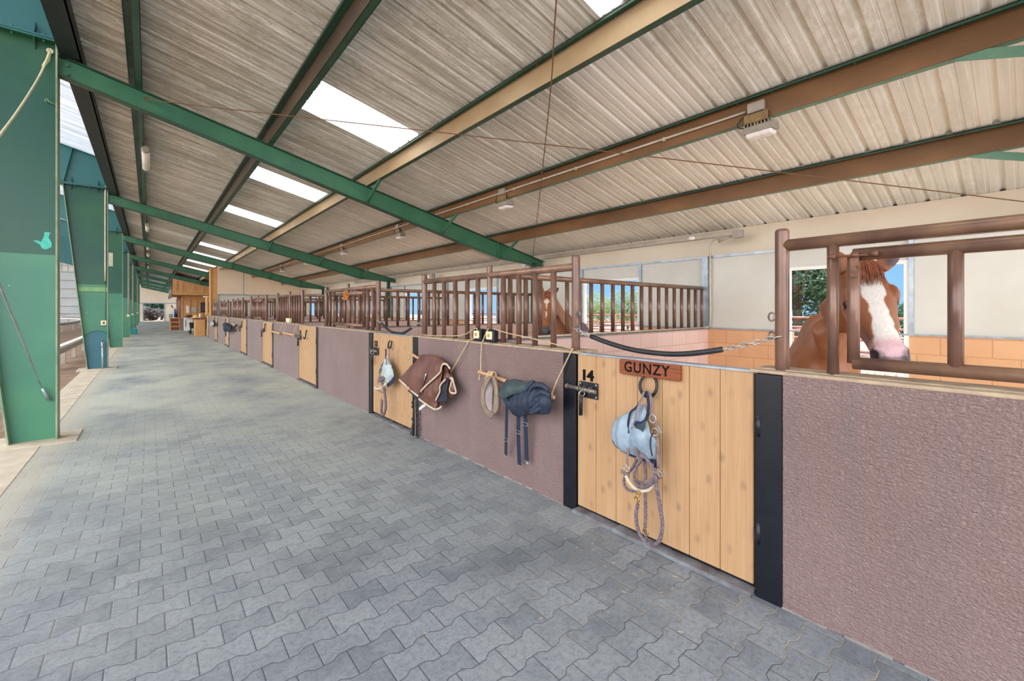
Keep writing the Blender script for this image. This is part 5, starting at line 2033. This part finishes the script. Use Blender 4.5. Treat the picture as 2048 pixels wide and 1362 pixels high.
# mounting step, planter, coats near the tack room door
st = thing('mounting_step', 'orange wooden mounting step by the tack room corner', 'step', (1.5, 41.6, 0))
for z0, z1, ya, yb in ((0, .30, 41.2, 42.3), (.30, .62, 41.6, 42.3), (.62, .92, 42.0, 42.3)):
    MB().box(1.18, 1.78, ya, yb, z1 - .06, z1).build('tread', M['cedar'], st)
sd = MB()
for x in (1.18, 1.73):
    sd.prism([(41.2, 0), (42.3, 0), (42.3, .86), (42.0, .86), (42.0, .56), (41.6, .56), (41.6, .24), (41.2, .24)], 0, x, x + .05)
sd.build('side_panel', M['cedar'], st)
for ya, z0, z1 in ((41.22, 0, .25), (41.62, .3, .57), (42.02, .62, .87)):
    MB().box(1.2, 1.76, ya, ya + .03, z0, z1).build('riser', M['cedar_dark'], st)
pl = thing('planter', 'zinc tub with a flowering plant against the far end wall', 'planter', (2.05, 60, 0))
MB().tube([(2.02, 60, 0), (2.02, 60, .5), (2.02, 60, 1.02), (2.02, 60, 1.05)], [.33, .37, .43, .45], 16).build('tub', M['zinc'], pl)
lf = MB()
rr = random.Random(12)
for k in range(30):
    a = rr.uniform(0, 6.28)
    q = Vector((2.02 + .3 * math.cos(a) * rr.random(), 60 + .3 * math.sin(a), 1.05))
    e = q + Vector((rr.uniform(-.2, .2), rr.uniform(-.2, .2), rr.uniform(.2, .75)))
    lf.ribbon([q, q.lerp(e, .5) + Vector((0, 0, .05)), e], .05, th=.004)
lf.build('foliage', M['leaf_far'], pl)
fw = MB()
for p in ((1.85, 59.9, 1.95), (1.92, 59.8, 1.8)):
    fw.ball(p, .09, 8, 6)
fw.build('red_flower', M['flower_red'], pl)
MB().ball((2.35, 59.8, 1.72), .10, 8, 6).build('yellow_flower', M['flower_yellow'], pl)
for x, y, z0, z1, w, mt, lb in ((1.60, 42.8, .75, 1.75, .28, 'cloth_white', 'white garment hanging at the tack room corner'), (1.62, 42.2, .95, 1.6, .22, 'cloth_navy', 'dark blue garment hanging before the tack room side wall')):
    mb = MB()
    rows = []
    for i in range(8):
        q = i / 7
        rows.append([Vector((x + .05 * math.sin(j * 2.1) * q, y + (j / 7 - .5) * w * (1 + q), z1 - (z1 - z0) * q)) for j in range(8)])
    mb.grid(rows)
    mb2 = [[p + Vector((-.10 - .05 * math.sin(PI * k / 7), 0, 0)) for k, p in enumerate(rw)] for rw in rows]
    mb.grid(mb2)
    tag(mb.build('coat', M[mt], origin=(x, y, z0), solid=.03), lb, 'coat', 'clothes hanging by the tack room')

# ================================================================== arena kick rails
def rail(label, pts, z, w=.13, h=.06):
    mb = MB()
    path = smooth_path([Vector(p) for p in pts], 6)
    for a, b in zip(path, path[1:]):
        mb.beam(Vector((a.x, a.y, z)), Vector((b.x, b.y, z)) + (b - a).normalized() * .01, w, h)
    o = mb.build('arena_rail', M['white_trim'], origin=(pts[0][0], pts[0][1], 0))
    tag(o, label, 'rail', 'arena rails')
    ps = MB()
    for a in path[::3]:
        ps.box(a.x - .05, a.x + .05, a.y - .05, a.y + .05, -.03, z)
    ps.build('post', M['boxgrey'], o)
    bd = MB()
    for a, b in zip(path, path[1:]):
        bd.beam(Vector((a.x + .04, a.y, z - .12)), Vector((b.x + .04, b.y, z - .12)), .03, .13)
    bd.build('kick_board', M['boxgrey'], o)


rail('white topped arena rail curving close behind the second green column', [(-1.95, 15.2, 0), (-1.93, 18.1, 0), (-1.93, 23.2, 0), (-2.0, 30, 0), (-2.0, 40, 0), (-2.6, 50, 0)], .50)
rail('white topped arena rail curving farther off across the arena dirt', [(-9.5, 36, 0), (-6.2, 38, 0), (-4.7, 43.4, 0), (-4.6, 52, 0), (-5.2, 60, 0), (-7.5, 66, 0)], .62, .16, .08)

# ================================================================== outside
def run_fence(y):
    f = thing('pipe_fence', 'x', 'fence', (10, y, 0), 'pipe fences of the outside runs')
    for z in (.2, .47, .76, 1.05):
        MB().tube([(7.5, y, z), (15, y, z)], .035 if z > 1 else .028, 8).build('rail', M['fence'], f)
    for x in (7.6, 10.1, 12.5, 15):
        MB().tube([(x, y, -.02), (x, y, 1.10)], .04, 8).build('post', M['fence'], f)
    return f


f0 = run_fence(3.6)
f0['label'] = 'red brown pipe fence outside, seen left of the blazed horse'
clone(f0, (0, -4.1, 0), 'red brown pipe fence outside, seen right of the blazed horse muzzle')
clone(f0, (0, 4.9, 0), 'red brown pipe fence outside, seen through the bars behind the second horse')
ff = thing('pipe_fence', 'long red brown pipe fence crossing the outside paddock far back', 'fence', (15.5, 8, 0), 'pipe fences of the outside runs')
for z in (.35, .68, 1.0, 1.3):
    MB().tube([(15.5, -6, z), (15.5, 24, z)], .035, 8).build('rail', M['fence'], ff)
for k in range(13):
    MB().tube([(15.5, -6 + k * 2.5, -.02), (15.5, -6 + k * 2.5, 1.34)], .04, 8).build('post', M['fence'], ff)


def crown(mb, c, rad, n, size, rr, lumps=9):
    c = Vector(c)
    lp = []
    for k in range(lumps):
        d = Vector((rr.gauss(0, 1), rr.gauss(0, 1), rr.gauss(0, .8))).normalized()
        lp.append((c + Vector((d.x * rad[0], d.y * rad[1], d.z * rad[2])) * .62, rr.uniform(.35, .6)))
    for k in range(n):
        b, s = lp[k % lumps]
        d = Vector((rr.gauss(0, 1), rr.gauss(0, 1), rr.gauss(0, 1))).normalized() * rr.uniform(.55, 1.0) ** .5
        p = b + Vector((d.x * rad[0] * s, d.y * rad[1] * s, d.z * rad[2] * s))
        a = Vector((rr.gauss(0, 1), rr.gauss(0, 1), rr.gauss(0, .6))).normalized()
        b2 = a.orthogonal().normalized()
        b2 = Matrix.Rotation(rr.uniform(0, 6.28), 3, a) @ b2
        q = a * size * rr.uniform(.7, 1.3)
        w = b2 * size * .42
        mb.add([p - q * .5, p + w * .5 - q * .05, p + q * .5, p - w * .5 - q * .05], [(0, 1, 2, 3)])


def tree(name, label, c, rad, n, size, mat, seed, cat='tree', trunk=True):
    rr = random.Random(seed)
    t = thing(name, label, cat, (c[0], c[1], 0))
    mb = MB()
    crown(mb, c, rad, n, size, rr, 14)
    mb.build('foliage', mat, t)
    tk = MB()
    tk.tube(smooth_path([(c[0], c[1], -.02), (c[0] + .05, c[1], c[2] * .4), (c[0], c[1] + .05, c[2])], 4), [.12 * max(rad) / 2] * 9, 8)
    for k in range(5):
        a = k * 1.3
        tk.tube([(c[0], c[1], c[2] * .5), (c[0] + math.cos(a) * rad[0] * .6, c[1] + math.sin(a) * rad[1] * .6, c[2] + .3 * rad[2])], [.05 * max(rad) / 2, .02], 6)
    tk.build('trunk' if trunk else 'stems', M['bark'], t)
    return t


tree('leafy_tree', 'dense dark green tree outside, seen left of the blazed horse', (19, 5.7, 2.9), (2.4, 1.9, 2.7), 9000, .20, M['leaf_dark'], 1)
tree('leafy_tree', 'small distant green tree outside, seen right of the blazed horse', (27, 3.0, 1.2), (2.0, 1.0, 1.5), 3500, .22, M['leaf_far'], 2)
tree('shrub', 'olive green shrub outside behind the second horse, left one', (25, 19.9, 1.5), (1.6, 1.5, 1.25), 5200, .12, M['leaf_light'], 3, 'shrub', False)
tree('shrub', 'olive green shrub outside behind the bars, middle one with the tallest tip', (25, 17.6, 1.6), (1.4, 1.3, 1.4), 5200, .12, M['leaf_light'], 4, 'shrub', False)
tree('shrub', 'greyish thin shrub outside behind the bars, right one', (25, 15.4, 1.5), (1.3, 1.1, 1.3), 3200, .11, M['leaf_far'], 5, 'shrub', False)
tree('leafy_tree', 'bright green tree beyond the open door at the aisle end', (1.4, 84, 3.0), (2.6, 1.6, 2.0), 4200, .42, M['leaf_far'], 6)
tree('shrub', 'dark brownish shrub filling the open door at the aisle end', (-.0, 79.5, 1.0), (1.6, 1.0, 1.1), 4200, .24, M['leaf_red'], 7, 'shrub', False)
tree('shrub', 'dark brownish shrub at the right jamb of the open end door', (2.2, 80, 1.0), (1.4, 1.0, 1.0), 2600, .24, M['leaf_red'], 8, 'shrub', False)
MBg = MB()
rr = random.Random(6)
for k in range(1400):
    x, y = rr.uniform(8.5, 13.5), rr.uniform(1, 9)
    a = rr.uniform(0, 6.28)
    h = rr.uniform(.05, .16)
    MBg.add([(x, y, -.02), (x + .02 * math.cos(a), y + .02 * math.sin(a), -.02), (x + rr.uniform(-.05, .05), y + rr.uniform(-.05, .05), h)], [(0, 1, 2)])
tag(MBg.build('grass', M['grass'], origin=(11, 5, 0)), 'sparse dry grass growing in the outside runs', 'grass', None, 'stuff')

# loose straw on the pavers
sw = MB()
rr = random.Random(8)
for k in range(110):
    x, y = rr.uniform(1.9, 2.48), rr.uniform(.8, 6)
    if rr.random() < .25:
        x = rr.uniform(-.4, 2.3)
    a = rr.uniform(0, PI)
    L = rr.uniform(.008, .03)
    sw.beam((x, y, .003), (x + math.cos(a) * L, y + math.sin(a) * L, .004), .0012, .0012)
tag(sw.build('straw', M['straw'], origin=(2.2, 3, 0)), 'loose bits of straw scattered on the grey pavers', 'straw', None, 'stuff')

# conduit and junction box high on the back wall
r = thing('conduit', 'grey conduit dropping down the back wall from a junction box', 'conduit', (7.0, 3.3, 2.5))
c = MB()
c.tube(smooth_path([(7.0, 2.95, 2.70), (7.0, 3.12, 2.70), (7.0, 3.27, 2.68), (7.0, 3.33, 2.58), (7.0, 3.335, 2.4), (7.0, 3.335, 1.9), (7.0, 3.335, 1.36), (7.0, 3.37, 1.27), (6.9, 3.385, 1.258)], 6), .018, 8)
c.tube([(6.9, 3.385, 1.258), (2.9, 3.385, 1.258)], .012, 8)
c.build('pipe', M['conduit'], r)
c = MB().box(6.95, 7.03, 2.82, 2.97, 2.66, 2.78).build('junction_box', M['boxgrey'], r, bevel=.006)
hb = MB()
hb.tube([(6.98, 3.0, 2.70), (6.93, 3.1, 2.66), (6.90, 3.16, 2.64)], [.02, .03, .04], 8)
hb.build('lamp_arm', M['boxgrey'], r)
MB().ball((6.95, 3.62, 2.74), (.03, .06, .035)).build('lamp', M['lens'], r)
MB().box(7.24, 7.315, 3.0, 20.0, 2.76, 2.84).build('gutter_trim', M['conduit'], r)
for k in (1, 2):
    q = thing('wall_lamp', 'small white wall lamp high on the back wall, %s' % ('above the plain grille' if k == 1 else 'above the feed gate beyond door 13'), 'lamp', (6.95, 2.9 + PITCH * k * 1.15, 2.6), 'wall lamps on the back wall')
    y = 3.0 + PITCH * k * 1.15
    MB().box(6.98, 7.05, y - .06, y + .06, 2.56, 2.70).build('box', M['boxgrey'], q, bevel=.006)
    MB().ball((6.93, y + .16, 2.62), (.06, .09, .06)).build('lens', M['lens'], q)
    MB().tube([(6.98, y, 2.62), (6.93, y + .10, 2.62)], .025, 8).build('arm', M['boxgrey'], q)

for o_ in list(bpy.data.objects):
    base = o_.name.split('.')[0]
    if base in ('bolts', 'screws', 'stiffener', 'snap', 'fittings', 'side_panel', 'ring', 'battens', 'trim_board', 'hook') and o_.parent and o_.type == 'MESH':
        explode(o_, {'bolts': 'bolt', 'screws': 'screw', 'fittings': 'fitting', 'battens': 'batten'}.get(base, base))

# ================================================================== light, sky and camera
W = bpy.data.worlds.new('sky')
SC.world = W
W.use_nodes = True
nt = W.node_tree
nt.nodes.clear()
wo = nt.nodes.new('ShaderNodeOutputWorld')
bg = nt.nodes.new('ShaderNodeBackground')
tc = nt.nodes.new('ShaderNodeTexCoord')
nt.links.new(bg.outputs[0], wo.inputs[0])


def wn(kind, **kw):
    n_ = nt.nodes.new(kind)
    for k_, v_ in kw.items():
        setattr(n_, k_, v_)
    return n_


sp = wn('ShaderNodeSeparateXYZ')
nt.links.new(tc.outputs['Generated'], sp.inputs[0])
# blue in view; white lobe over arena and behind camera added to brighten inside
dt = wn('ShaderNodeVectorMath', operation='DOT_PRODUCT')
nt.links.new(tc.outputs['Generated'], dt.inputs[0])
dt.inputs[1].default_value = Vector((-.62, -.62, .48)).normalized()
mr = wn('ShaderNodeMapRange')
mr.interpolation_type = 'SMOOTHSTEP'
nt.links.new(dt.outputs['Value'], mr.inputs[0])
mr.inputs[1].default_value, mr.inputs[2].default_value = -.10, .62
mr.inputs[3].default_value, mr.inputs[4].default_value = 0, 1
hz = wn('ShaderNodeMapRange')
nt.links.new(sp.outputs[2], hz.inputs[0])
hz.inputs[1].default_value, hz.inputs[2].default_value = 0, .35
blue = wn('ShaderNodeMix', data_type='RGBA')
nt.links.new(hz.outputs[0], blue.inputs[0])
blue.inputs[6].default_value = (.20, .39, .58, 1)
blue.inputs[7].default_value = (.07, .21, .44, 1)
mx = wn('ShaderNodeMix', data_type='RGBA')
nt.links.new(mr.outputs[0], mx.inputs[0])
nt.links.new(blue.outputs[2], mx.inputs[6])
mx.inputs[7].default_value = (2.6, 2.65, 2.75, 1)
nt.links.new(mx.outputs[2], bg.inputs[0])
bg.inputs[1].default_value = 1.0

sl = bpy.data.lights.new('sun', 'SUN')
sl.energy = 7.5
sl.angle = .02
sl.color = (1, .98, .95)
so = bpy.data.objects.new('sun', sl)
COL.objects.link(so)
so.rotation_euler = Vector((.42, .18, .88)).to_track_quat('Z', 'Y').to_euler()

cam = bpy.data.cameras.new('camera')
co = bpy.data.objects.new('camera', cam)
COL.objects.link(co)
co.location = (0, 0, EYE)
co.rotation_euler = (PI / 2, 0, -TH)
cam.sensor_width = 36
cam.lens = 36 * F / 2048
cam.shift_y = -62 / 2048
cam.clip_start = .05
cam.clip_end = 400
SC.camera = co

vs = SC.view_settings
vs.view_transform = 'Standard'
vs.look = 'None'
vs.gamma = 1
vs.use_curve_mapping = False
vs.exposure = 0.80
SC.cycles.max_bounces = 10
SC.cycles.diffuse_bounces = 6
SC.cycles.use_denoising = True
